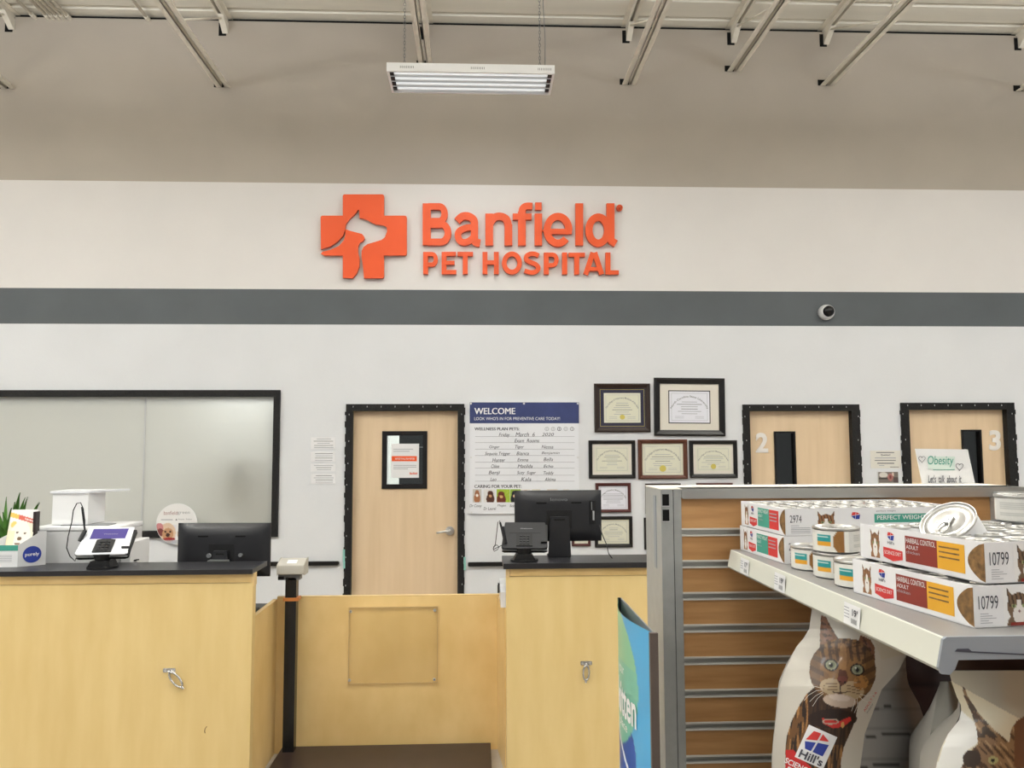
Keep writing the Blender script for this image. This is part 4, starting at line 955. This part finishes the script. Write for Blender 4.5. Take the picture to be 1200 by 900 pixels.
m.prism(pr, Y0s-.002, Y0s+.003, 'shelfmetal'); a = U(1118, 762, Y0s); 
m.prism([(a.x, a.z-.001), (a.x+.003, a.z+.0025), (a.x+.018, a.z+.0025), (a.x+.022, a.z-.001), (a.x+.2, a.z-.012), (a.x+.2, a.z-.0135), (a.x+.02, a.z-.0025)], Y0s-.0028, Y0s-.0015, 'ink'); obj('end_bracket', m, t)
def tagp(py_, lab, price, w=.055):
    Y = py_; q = lambda u, z, o: Vector((XSf-.0025-.0045*z*8-o*1.0, Y-u, ZS-.006-z))   # follows the tilted rail
    m = M(); m.add([q(-w/2, .0, .0012), q(w/2, .0, .0012), q(w/2, .034, .0028), q(-w/2, .034, .0028)], [(0,1,2,3)], 'white')
    m.add([q(-w/2, .0, .0008), q(-w/2, .034, .0022), q(w/2, .034, .0022), q(w/2, .0, .0008)], [(0,1,2,3)], 'white')
    f = lambda x, y: q(x, y, .0034)
    m.text(price, f, (.004, .006, .018, .017), 'ink', .03); m.text('9', f, (.019, .006, .023, .011), 'ink', .03)
    for k in range(4): m.add([f(-.024, .006+k*.005), f(-.006, .006+k*.005), f(-.006, .0075+k*.005), f(-.024, .0075+k*.005)], [(0,1,2,3)], 'inklight')
    for k in range(9): m.add([f(.0+k*.0022, .021), f(.0012+k*.0022, .021), f(.0012+k*.0022, .029), f(k*.0022, .029)], [(0,1,2,3)], 'inkgrey')
    tag(obj('price_tag', m), lab, 'price tag')
tagp(U(866, 652, 1).y*0+1.80, 'white price tag on the shelf rail farthest from the camera', '17')
def tagY(px): # depth on the rail where the given pixel column falls
    d = ray(px, 700); return XSf/(d.x/d.y)
tagp(tagY(917), 'white price tag on the shelf rail, the middle one of three', '19')
tagp(tagY(1001), 'white price tag on the shelf rail nearest the camera', '19')
# ------------------------------------------------------------------ tins
def can(R, H, lab, loc, printed=None, rim=True):
    t = thing('food_tin', loc, lab, 'tin'); T = Matrix.Translation(loc)
    m = M(); prof = [(.0001,.002),(R*.86,.002),(R*.9,0),(R*.95,.002),(R*.985,.006),(R*.985,H-.005)]
    if printed:
        m.lathe(prof[:4], 'silver', T, 40)
        def g(u, v): a = -PI/2+(u-.5)*2*PI; r = R*.985; return T @ Vector((r*math.cos(a), r*math.sin(a), .003+(1-v)*(H-.009)))
        m.grid(g, 120, 24, 'printed_gloss', printed)
    else: m.lathe(prof, 'white', T, 32)
    obj('can_body', m, t)
    m = M(); m.lathe([(R*.985,H-.005),(R*1.01,H-.004),(R*1.02,H-.001),(R*1.0,H),(R*.97,H-.0005),(R*.95,H-.004),(R*.86,H-.004),(R*.83,H-.0025),(R*.6,H-.0025),(R*.56,H-.0035),(.0001,H-.0035)], 'lidmetal', T, 40); li = obj('lid', m, t)
    m = M(); z = H-.0005; pts = []
    for k in range(17):
        a = 2*PI*k/16; pts.append(T @ Vector((math.cos(a)*R*.2, -R*.35+math.sin(a)*R*.28, z)))
    m.tube(pts, .0012, 'lidmetal', 6); m.box((-R*.13, -R*.1, z-.002), (R*.13, R*.25, z+.0008), 'lidmetal', T); m.cyl(T @ Vector((0, R*.12, z)), T @ Vector((0, R*.12, z+.002)), .0028, 'silver', 10); obj('pull_tab', m, li)
    return t
def lab_(u, v):
    c = np.zeros((len(u), 3)); c[:] = (232,230,222)
    put(c, u > .52, (212,210,204)); 
    for k in range(7): put(c, (u > .56) & (u < .74) & (np.abs(v-.2-.09*k) < .018), (176,176,172))
    b = (u > .29) & (u < .40); put(c, b & (v > .2) & (v < .52), (40,150,150)); put(c, b & (v >= .52) & (v < .74), (232,168,50)); put(c, b & (v > .27) & (v < .31) & (u < .38), (220,236,232)); put(c, b & (v > .38) & (v < .41) & (u < .35), (200,226,222))
    put(c, ell(u, v, .485, .5, .075, .62) & (u < .487), (150,104,50)); 
    c += (pn(u*200, v*40, 1, 4)*5)[:, None]; return c
R1, H1 = .0425, .0475
def csp(px, pyb):           # centre from silhouette centre and foot of the can
    d = ray(px, pyb); Yf = CAM.y+d.y*((ZS-CAM.z)/d.z); return Yf+R1
locs = []
for px, pyb in ((952, 670.5), (979.5, 680.5), (1006, 692)):
    Y = csp(px, pyb); X = CAM.x+ray(px, 640).x/ray(px, 640).y*Y; locs.append((X, Y, ZS))
c0_ = can(R1, H1, 'teal and yellow labelled food tin on the shelf, left one of the front three', locs[0], lab_)
dup(c0_, locs[1], 'teal and yellow labelled food tin on the shelf with another tin stacked on it'); dup(c0_, locs[2], 'teal and yellow labelled food tin on the shelf touching the maroon and yellow boxes')
dup(c0_, (locs[1][0]+.001, locs[1][1], ZS+H1+.0005), 'teal and yellow labelled food tin stacked on top of another tin')
for o in C.objects:
    if o.get('category') == 'tin': o['group'] = 'loose food tins on the shelf'
# ------------------------------------------------------------------ card trays
def catprint(pal=((150,104,66),(90,60,40),(240,236,230))):
    def f(u, v):
        c = np.zeros((len(u), 3)); c[:] = (238,237,236); a, b, w = pal
        ear = inpoly(u, v, [(.12,.02),(.34,.3),(.16,.5)]) | inpoly(u, v, [(.88,.02),(.66,.3),(.84,.5)]); hd = ell(u, v, .5, .52, .38, .36)
        bd = ell(u, v, .5, 1.0, .4, .34); put(c, bd, a); put(c, ear | hd, a); st = (np.sin(u*46+np.sin(v*9)*1.5) > .35) & (v < .52); put(c, (ear | hd) & st, b)
        put(c, ell(u, v, .5, .72, .2, .26), w); put(c, inpoly(u, v, [(.44,.35),(.56,.35),(.64,.9),(.36,.9)]), w)
        for ex in (.33, .67): put(c, ell(u, v, ex, .5, .075, .05), (150,160,110)); put(c, ell(u, v, ex, .5, .028, .048), (16,14,12))
        put(c, ell(u, v, .5, .64, .05, .03), (120,70,66)); return c
    return f
def logo(m, mp, x0, y0, x1, y1):        # square emblem: red upper, blue lower, white sweep
    X = lambda u: x0+(x1-x0)*u; Y = lambda v: y0+(y1-y0)*v
    m.poly(mp, [(X(.12),Y(.08)),(X(.52),Y(.08)),(X(.46),Y(.45)),(X(.0),Y(.52))], 'red'); m.poly(mp, [(X(.56),Y(.08)),(X(1),Y(.3)),(X(.52),Y(.42))], 'red')
    m.poly(mp, [(X(.0),Y(.6)),(X(.46),Y(.52)),(X(.4),Y(1))], 'blue'); m.poly(mp, [(X(.52),Y(.5)),(X(1),Y(.4)),(X(.9),Y(1)),(X(.46),Y(1))], 'blue')
def tray(p, rot, dx, dy, h, lab, cols, title, code, ncx, ncy, cans, front):
    """p near-left-bottom corner; long printed face on the left, end face to the camera"""
    t = thing('tin_tray', p, lab, 'box'); T = Matrix.Translation(p) @ Matrix.Rotation(rot, 4, 'Z'); w = .0012
    m = M(); m.box((0,0,0), (dx,dy,w), 'paper', T)
    m.box((0,0,0), (w,dy,h), 'paper', T); m.box((dx-w,0,0), (dx,dy,h), 'paper', T); m.box((w,0,0), (dx-w,w,h), 'paper', T); m.box((w,dy-w,0), (dx-w,dy,h), 'paper', T); obj('cardboard_tray', m, t, origin=p)
    LM = lambda s, y, o=.0004: T @ Vector((-o, dy*(1-s), h*(1-y))); FM = lambda x, y, o=.0004: T @ Vector((x, -o, h*(1-y)))
    m = M(); L2 = lambda s, y: LM(s, y, .0009); L3_ = lambda s, y: LM(s, y, .0013)
    m.grid(lambda u, v: LM(.085+.11*u, .06+.86*v), 30, 30, 'printed', catprint(), False)
    logo(m, LM, .255, .1, .315, .34); m.text("Hill's", LM, (.255,.37,.315,.46), 'ink', .01)
    m.poly(LM, [(.215,.56),(.385,.60),(.385,.84),(.30,.93),(.215,.84)], 'red'); m.text('SCIENCE DIET', L2, (.228,.65,.375,.75), 'white', 0)
    m.quad(LM, (.41,.14,.665,.86), cols[0]); m.quad(LM, (.665,.14,.865,.86), cols[1]); m.text(title, L2, (.42,.19,.655,.33), 'white', 0); m.text('ADULT', L2, (.42,.39,.52,.49), 'white', 0); m.text('chicken', L2, (.42,.54,.53,.62), 'inklight', 0)
    for k in range(3): m.quad(L2, (.68,.26+.13*k,.83,.30+.13*k), cols[2])
    pts = [(1.0-.001,0.03)]+[(1-.115*math.cos((a-.5)*PI)**.8 if abs(a-.5) < .5 else 1., a) for a in [k/14 for k in range(1, 14)]]+[(.999,.97)]
    m.poly(LM, pts, 'brown'); obj('side_print', m, t)
    m = M(); front(m, FM, lambda x, y: FM(x, y, .0009), code); obj('end_print', m, t)
    if cans:
        R, H = .0315, h-.004; sx_ = (dx-2*w)/ncx; sy_ = (dy-2*w)/ncy; first = None
        for j in range(ncy):
            for i in range(ncx):
                if cans == 'edge' and not (i == 0 or j == 0): continue
                q = T @ Vector((w+sx_*(i+.5), w+sy_*(j+.5), w+.0003))
                if cans == 'full' and title[0] == 'H' and (q.x-TIPC[0])**2+(q.y-TIPC[1])**2 < .05**2: continue
                q = T @ Vector((w+sx_*(i+.5), w+sy_*(j+.5), w+.0003)); lb = 'silver lidded food tin packed in the '+cans_lab[title, cans]
                global proto_can
                if proto_can is None: proto_can = can(.0283, .0545, lb, q); o = proto_can
                else: o = dup(proto_can, q, lb)
                o['group'] = 'tins packed in the '+cans_lab[title, cans]
                o.rotation_euler = (0, 0, random.uniform(0, 6.28)); o.location = q
    return t
proto_can = None
TIPC = (.748, 1.245)
cans_lab = {('HAIRBALL CONTROL', 'full'): 'upper maroon and yellow tray', ('HAIRBALL CONTROL', 'edge'): 'lower maroon and yellow tray', ('PERFECT WEIGHT', 'full'): 'upper teal and red tray', ('PERFECT WEIGHT', 'edge'): 'lower teal and red tray'}
HT = .0575
def frontA(m, FM, F2, code):
    m.text(code, FM, (.01,.25,.036,.52), 'ink', 0); m.quad(FM, (.012,.62,.03,.64), 'inklight')
    for k in range(4): m.quad(FM, (.012,.7+k*.06,.055,.72+k*.06), 'inklight')
    m.grid(lambda u, v: FM(.066+.05*u, .08+.88*v), 36, 36, 'printed', catprint(), False); logo(m, FM, .148, .14, .168, .42)
    m.text('perfect weight', FM, (.205,.1,.25,.17), 'inkgrey', 0); m.quad(FM, (.2,.24,.325,.56), 'teal'); m.text('PERFECT WEIGHT', F2, (.206,.29,.318,.45), 'white', .01); m.quad(FM, (.325,.24,.37,.56), 'red'); m.text('ACTIVE', F2, (.33,.3,.36,.44), 'white', .03)
def frontB(m, FM, F2, code):
    m.text(code, FM, (.007,.24,.038,.56), 'ink', .0)
    for k in range(5): m.quad(FM, (.009,.66+k*.055,.022+.012*((k*7) % 3)/2,.675+k*.055), 'inklight')
    m.grid(lambda u, v: FM(.046+.05*u, .04+.94*v), 36, 36, 'printed', catprint(((120,96,74),(66,50,40),(232,226,220))), False); m.quad(F2, (.056,.9,.1,.98), 'maroon')
    m.quad(FM, (.15,.24,.3,.6), 'maroon'); m.text('HAIRBALL CONTROL', F2, (.156,.3,.29,.46), 'white', .01)
rot = math.radians(4)
A0 = (.646, 1.677, ZS+.0005)
tray(A0, rot, .40, .235, HT, 'lower of the two teal and red printed tin trays near the slat panel', ('teal','red','inklight'), 'PERFECT WEIGHT', '2974', 6, 4, 'edge', frontA)
tray((A0[0]+.004, A0[1], ZS+HT+.001), rot, .40, .235, HT, 'upper of the two teal and red printed tin trays near the slat panel', ('teal','red','inklight'), 'PERFECT WEIGHT', '2974', 6, 4, 'full', frontA)
B0 = (.678, 1.082, ZS+.0005)
tray(B0, math.radians(8), .40, .275, HT-.001, 'lower of the two maroon and yellow printed tin trays at the shelf front', ('maroon','yellow','brown'), 'HAIRBALL CONTROL', '10799', 6, 4, 'edge', frontB)
tray((B0[0]+.024, B0[1]+.008, ZS+HT+.001), math.radians(9), .40, .275, HT-.001, 'upper of the two maroon and yellow printed tin trays at the shelf front', ('maroon','yellow','brown'), 'HAIRBALL CONTROL', '10799', 6, 4, 'full', frontB)
# tilted tin resting on the upper tray
zt2 = ZS+2*HT
c = U(1110, 610, 1.235)
tl = can(R1, .062, 'silver food tin tipped over on its side on top of the maroon and yellow trays', (0,0,0))
ax = Vector((-.59, -.28, .75)).normalized()       # lid normal
zq = ax.to_track_quat('Z', 'Y'); tl.rotation_mode = 'QUATERNION'; tl.rotation_quaternion = zq; tl.location = c-ax*.062
tl.location.z += 0
q = (1.02+.0, 1.52, ZS+.0005)
a = U(1190, 622, 1.40); o = dup(c0_, (a.x, 1.38, ZS+2*HT), 'silver lidded food tin standing on the maroon and yellow trays at the right edge'); o.rotation_euler = (0, 0, -1.9)
# ------------------------------------------------------------------ lower shelf and bags
ZB = .90
t = thing('metal_shelf', ((XSf+xr2)/2, (Y0s+Y1s)/2, ZB-.045), 'lower grey metal shelf under the cat food bags', 'shelf')
m = M(); m.box((XSf-.02, .98, ZB-.02), (xr2+.01, Y1s, ZB), 'shelftop'); obj('deck', m, t, bev=.0015)
m = M(); m.prism([(XSf-.02, ZB), (XSf-.03, ZB-.04), (XSf-.015, ZB-.045)], .98, Y1s, 'lipplastic'); obj('price_rail', m, t)
def cat1(X, Y):
    c = np.zeros((len(X), 3)); c[:] = (208,202,190); n1 = pn(X, Y, .05, 11); n2 = pn(X, Y, .16, 5); n3 = pn(X*1.6, Y*.4, .12, 9)
    mix(c, X > 560, (206,190,158), .5*(1)) if False else None
    fold = inpoly(X, Y, [(230,60),(700,60),(726,300),(600,330),(560,230),(500,200),(300,90)]); mix(c, fold, (200,190,160), .35)
    body = inpoly(X, Y, [(250,470),(205,510),(170,560),(125,650),(100,730),(92,800),(86,1250),(378,1250),(385,860),(400,790),(440,700),(462,640),(475,560)])
    put(c, body, (112,78,46)); put(c, body & (n3 > .12), (46,32,24)); put(c, body & (n3 < -.3), (170,122,72)); mix(c, body & (X > 210) & (Y < 780), (52,36,28), .75)
    head = inpoly(X, Y, [(345,224),(400,214),(470,224),(520,258),(556,310),(570,372),(566,430),(540,490),(505,530),(470,560),(430,580),(385,586),(335,570),(290,535),(255,490),(228,450),(218,395),(222,340),(240,300),(280,254)])
    earL = inpoly(X, Y, [(280,94),(306,104),(335,160),(372,220),(330,250),(272,290),(274,190)]); earR = inpoly(X, Y, [(486,198),(540,222),(562,262),(564,330),(520,290),(474,240)])
    put(c, earL | earR, (124,84,58)); put(c, inpoly(X, Y, [(290,120),(345,218),(296,240)]), (134,96,76)); put(c, inpoly(X, Y, [(505,222),(548,262),(548,300)]), (128,88,72)); mix(c, (earL | earR) & (n2 > .2), (60,42,32), .7)
    put(c, head, (128,92,56)); mix(c, head & (n1 > 0), (150,110,64), .6)
    st = np.sin((X-395)*.17+np.sin(Y*.03)*1.2); mix(c, head & (Y < 335) & (st > .25) & (np.abs(X-395) < 120), (56,38,27), .6)
    sd = np.sin(Y*.1+np.abs(X-395)*.05); mix(c, head & (np.abs(X-395) > 100) & (sd > .2), (54,38,27), .6); mix(c, head & (np.abs(X-395) > 120), (84,60,38), .4); mix(c, head & (Y < 300) & (n2 > .1), (64,44,30), .6)
    mix(c, head & ell(X, Y, 395, 330, 20, 90), (176,132,84), .7)
    put(c, ell(X, Y, 335, 470, 62, 42, .1) & head, (182,160,128)); put(c, ell(X, Y, 445, 490, 62, 46, .25) & head, (186,162,126)); put(c, ell(X, Y, 490, 450, 40, 38) & head & (n2 > -.2), (176,124,70))
    for wy in (455, 470, 486): mix(c, head & (np.abs(Y-wy-(X-335)*.06) < 2.2) & (X > 290) & (X < 365), (96,72,52), .8); mix(c, head & (np.abs(Y-wy-14-(X-440)*.22) < 2.2) & (X > 415) & (X < 490), (96,72,52), .8)
    put(c, ell(X, Y, 378, 545, 88, 36, .12), (198,178,160)); put(c, ell(X, Y, 378, 530, 56, 16, .12), (214,198,186))
    put(c, inpoly(X, Y, [(375,380),(410,384),(424,424),(414,452),(385,470),(366,440)]), (96,58,42)); put(c, ell(X, Y, 391, 432, 26, 17, .1), (112,62,52)); put(c, ell(X, Y, 378, 444, 6, 4), (34,20,16)); put(c, ell(X, Y, 406, 448, 6, 4), (34,20,16))
    put(c, (np.abs(X-380-(Y-460)*.05) < 2.5) & (Y > 462) & (Y < 500), (60,40,34)); put(c, (np.abs(Y-505+((X-380)*.028)**2*6) < 3) & (np.abs(X-380) < 40), (70,48,40))
    for ex, ey in ((333,357),(471,382)):
        put(c, ell(X, Y, ex, ey, 38, 32, .2), (34,24,18)); put(c, ell(X, Y, ex, ey, 29, 25, .1), (150,152,124)); put(c, ell(X, Y, ex, ey, 18, 17), (116,122,98)); put(c, ell(X, Y, ex, ey, 10, 11), (14,12,10)); put(c, ell(X, Y, ex-8, ey-9, 5, 4), (230,230,220))
    mix(c, ell(X, Y, 340, 640, 130, 50), (44,30,24), .85); put(c, inpoly(X, Y, [(284,636),(330,648),(380,652),(436,628),(438,650),(400,682),(345,692),(290,664)]), (206,52,48)); put(c, ell(X, Y, 330, 655, 44, 16) & ~ell(X, Y, 330, 655, 36, 10), (190,170,150)); put(c, ell(X, Y, 394, 672, 9, 16), (214,160,90))
    put(c, inpoly(X, Y, [(95,805),(135,806),(230,900),(260,960),(300,1120),(86,1120)]), (214,50,50))
    return c
def bag(name, lab, Yb, L, Rr, S, top, bottom, toZ, paint, depth, org, dR=.08, mt='printed_gloss', nu=180, nv=280, lean=None):
    """front face between curves L and Rr, side gusset from Rr to S, closed behind"""
    zsc, ox, oy = org; 
    def P(x, y, Y):
        p = U(ox+x/zsc, oy+y/zsc, Y); p.z = max(p.z, ZB+.001); return p
   
    ll = lambda v: top+(bottom-top)*v
    def fy(u, v): return Yb - dR*(u**1.5)*(1 if True else v) - .045*math.sin(PI*u)*math.sin(PI*min(1, .25+v*.75))
    def fr(u, v): y = ll(v); return P(spline(L, y)*(1-u)+spline(Rr, y)*u, y, fy(u, v))
    base = P((spline(L, bottom)+spline(Rr, bottom))/2, bottom, Yb)
    t = thing('cat_food_bag', base, lab, 'bag', None)
    m = M()
    def col(u, v):
        y = top+(bottom-top)*v; l = np.interp(y, [p[1] for p in L], [p[0] for p in L]); r = np.interp(y, [p[1] for p in Rr], [p[0] for p in Rr]); return paint(l*(1-u)+r*u, y)
    m.grid(fr, nu, nv, mt, col); obj('front_face', m, t)
    m = M()
    if S:
        def sd(u, v): y = ll(v); a_ = spline(Rr, y); b_ = max(spline(S, y), a_+2); return P(a_*(1-u)+b_*u, y, fy(1, v)+(dR+.02)*u-.02*math.sin(PI*u))
        def sc_(u, v):
            c = np.zeros((len(u), 3)); y = top+(bottom-top)*v; c[:] = (172,170,168)
            for yy in (568, 722, 880): put(c, (np.abs(y-yy-np.minimum(0, (u-.35))*-60) < 5) & (u < .75) & (y > 500), (70,68,66))
            mix(c, (np.sin(y*.12) > .9), (140,138,136), .6); return c
        m.grid(sd, 24, 100, 'printed', sc_); obj('side_gusset', m, t)
    m = M()
    def bk(u, v):
        y = ll(v); l = fr(0, v); r = sd(1, v) if S else fr(1, v); p = r.lerp(l, u); d = depth*math.sin(PI*u)**.6*min(1, v*3+.02); return Vector((p.x, p.y+d, p.z))
    m.grid(bk, 20, 30, 'bagback'); obj('back_face', m, t)
    return t, P, fr
# bag one
L1 = [(232,0),(230,70),(216,168),(188,215),(150,260),(90,380),(60,470),(42,640),(26,780),(20,900),(18,1280)]
R1_ = [(700,0),(726,80),(726,312),(690,385),(600,485),(560,590),(510,720),(486,900),(480,1280)]
S1 = [(726,300),(728,384),(738,456),(768,510),(798,564),(840,690),(838,740),(800,820),(762,900),(760,1280)]
tb, P, fr = bag('bag', 'large white cat food bag with a striped tabby cat wearing a red collar', 1.56, L1, R1_, S1, 30, 1500, ZB, cat1, .12, (4.5, 900, 700))
def onbag(x, y, o=.004):
    v = (y-30)/(1500-30); l = spline(L1, y); r = spline(R1_, y); u = (x-l)/(r-l); p = fr(u, v); n = (CAM-p).normalized(); return p+n*o
# emblem label, rotated about its centre
def lm(o):
    c_, s_ = math.cos(math.radians(24)), math.sin(math.radians(24))
    return lambda x, y: onbag(255+x*c_-y*s_, 785+x*s_+y*c_, o)
m = M()
def patch(m, mp, rect, mt, n=8):
    x0,y0,x1,y1 = rect
    for i in range(n):
        for j in range(n): m.quad(mp, (x0+(x1-x0)*i/n, y0+(y1-y0)*j/n, x0+(x1-x0)*(i+1)/n, y0+(y1-y0)*(j+1)/n), mt)
patch(m, lm(.0035), (-82,-88,82,98), 'white'); l2 = lm(.0048)
m.poly(l2, [(-44,-68),(-4,-72),(-8,-30),(-66,-10)], 'red'); m.poly(l2, [(6,-72),(50,-50),(44,-46),(2,-34)], 'red')
m.poly(l2, [(-66,0),(-10,-16),(-16,36),(-50,36)], 'blue'); m.poly(l2, [(0,-20),(58,-32),(52,36),(-6,36)], 'blue')
m.text("Hill's", l2, (-66,44,66,90), 'ink', .02)
obj('emblem_label', m, tb)
m = M(); c_, s_ = math.cos(math.radians(26)), math.sin(math.radians(26)); l3 = lambda x, y: onbag(100+x*c_-y*s_, 838+x*s_+y*c_, .004)
m.text('SCIENCE', l3, (0,6,150,36), 'white', .02); m.text('DIET', l3, (30,44,130,74), 'white', .02); c_2, s_2 = math.cos(math.radians(-58)), math.sin(math.radians(-58))
l4 = lambda x, y: onbag(505+x*c_2-y*s_2, 600+x*s_2+y*c_2, .004); m.text('ADULT 1-6', l4, (0,-4,120,8), 'red', 0); m.text('indoor', l4, (0,14,60,24), 'inkgrey', 0); 
def ribbon(pts, w, mt):
    for i in range(len(pts)-1):
        a = Vector(pts[i]); b = Vector(pts[i+1]); d = (b-a).normalized()*w/2; n_ = Vector((-d.y, d.x))
        m.poly(lambda x, y: onbag(x, y, .0032), [tuple(a+n_), tuple(a-n_), tuple(b-n_), tuple(b+n_)], mt)
obj('printed_text', m, tb); m = M()
for pts in ([(290,488),(255,492),(215,515),(190,545)], [(290,498),(250,520),(220,550)], [(292,506),(262,532),(235,575)], [(285,480),(250,470),(215,478)], [(480,520),(500,540),(540,560)], [(470,530),(472,570),(455,610)], [(460,535),(452,570),(440,600)], [(485,510),(520,520),(550,515)]): ribbon(pts, 2.2, 'offwhite')
obj('whiskers', m, tb)
# bag two
L2_ = [(352,255),(356,290),(372,350),(400,430),(425,480),(430,520),(415,585),(340,680),(300,760),(270,860),(262,900),(240,1330)]
R2_ = [(1000,255),(1010,600),(1010,1330)]
def cat2(X, Y):
    c = np.zeros((len(X), 3)); c[:] = (216,206,180); n = pn(X, Y, .06, 21); n3 = pn(X*1.5-Y, Y*.5, .06, 8)
    s = Y-(270+(X-360)*.55); put(c, s < 55, (176,168,150)); 
    wt = inpoly(X, Y, [(430,520),(520,600),(560,720),(450,800),(430,1330),(200,1330),(262,900),(340,680)]); put(c, wt, (236,234,228))
    f = inpoly(X, Y, [(438,368),(450,366),(480,440),(540,530),(600,600),(650,650),(700,690),(745,730),(760,640),(800,585),(860,550),(1010,520),(1010,1330),(440,1330),(430,900),(470,810),(540,740),(530,640),(500,540),(450,440)])
    put(c, f, (140,110,80)); put(c, f & (n3 > .15), (84,62,46)); put(c, f & (n3 < -.35), (176,146,110)); put(c, f & (Y < 700) & (X < 700) & (n > .0), (80,66,54))
    put(c, ell(X, Y, 640, 850, 34, 26), (166,160,110)); put(c, ell(X, Y, 640, 850, 12, 14), (20,16,14)); put(c, ell(X, Y, 500, 840, 60, 60) & (X > 440), (66,52,42))
    put(c, f & (X > 780) & (Y < 900), (110,72,52)); return c
tb2, P, fr2 = bag('bag', 'white cat food bag with a cat face at the bottom right corner, nearest the camera', 1.2, L2_, R2_, None, 258, 2400, ZB, cat2, .14, (5.627, 1050, 740), dR=.0, nu=120, nv=230)
# grey bag behind; the dark brown one is added for under-shelf shade
def plain(rgb):
    def f(X, Y):
        c = np.zeros((len(X), 3)); c[:] = rgb; c += (pn(X, Y, .03, 2)*8)[:, None]; mix(c, (np.sin(Y*.04) > .93), tuple(x*.6 for x in rgb), .6); return c
    return f
L3a = [(290,330),(270,420),(250,560),(200,800),(190,900),(180,1330)]; R3a = [(400,330),(440,420),(520,560),(560,800),(560,1330)]
bag('bag', 'grey sided pet food bag standing between the two cat food bags', 1.42, L3a, R3a, None, 330, 1850, ZB, plain((140,138,130)), .12, (5.627, 1050, 740), nu=30, nv=40, dR=0)
L4 = [(70,150),(50,300),(40,500),(40,1330)]; R4 = [(900,150),(920,500),(920,1330)]
bag('bag', 'dark brown bag shape added for the shade at the back of the lower shelf', 1.74, L4, R4, None, 120, 1270, ZB, plain((70,50,46)), .08, (5.627, 1050, 740), nu=30, nv=40, dR=0)
# ================================================================== LIGHT
def area(loc, sx_, sy_, P_, rgb=(.965,.985,1), rot=(0,0,0), spread=None):
    l = bpy.data.lights.new('ceiling_and_fill_light', 'AREA'); l.shape = 'RECTANGLE'; l.size = sx_; l.size_y = sy_; l.energy = P_; l.color = rgb
    o = bpy.data.objects.new('ceiling_and_fill_light', l); C.objects.link(o); o.location = loc; o.rotation_euler = rot; return o
ZL = lampA.location.z; XA = lampA.location.x
UP = math.pi
for Y, P_, Pu in ((3.1, 33, 132), (.2, 22, 40), (-2.8, 22, 30)):
    for X in (-7.6, -3.9, XA, 3.6, 7.3):
        g = 1.4 if X < -3 else (.8 if abs(X) < 1 else 1.0); area((X, Y, ZL-.03), 1.2, .36, P_*g)
        area((X, Y, ZL+.09), 1.2, .36, Pu*g, rot=(UP, 0, 0))  # unseen uplights, added to brighten the deck and upper wall
area((XA, 5.96, ZL-.02), 1.15, .34, 8)
area((.4, 9.6, 3.1), 1.2, 1.2, 170); area((-2.0, 7.5, 2.45), .4, .3, 13, (.95,1,1), rot=(math.radians(-35), 0, 0)); area((-3.4, 9.3, 3.1), 2.0, 1.5, 110, (.95,1,1)); area((-5.5, 9.0, 3.1), 2.5, 1.5, 60, (1,1,.9))  # unseen rear-room lamps, added to brighten the door window and frosted panes
wd = bpy.data.worlds.new('world'); bpy.context.scene.world = wd; wd.use_nodes = True; bg = wd.node_tree.nodes['Background']; bg.inputs[0].default_value = (.98,.99,1,1); bg.inputs[1].default_value = .36
vs_ = bpy.context.scene.view_settings; vs_.view_transform = 'Standard'; vs_.look = 'None'; vs_.gamma = 1; vs_.use_curve_mapping = False; vs_.exposure = 0
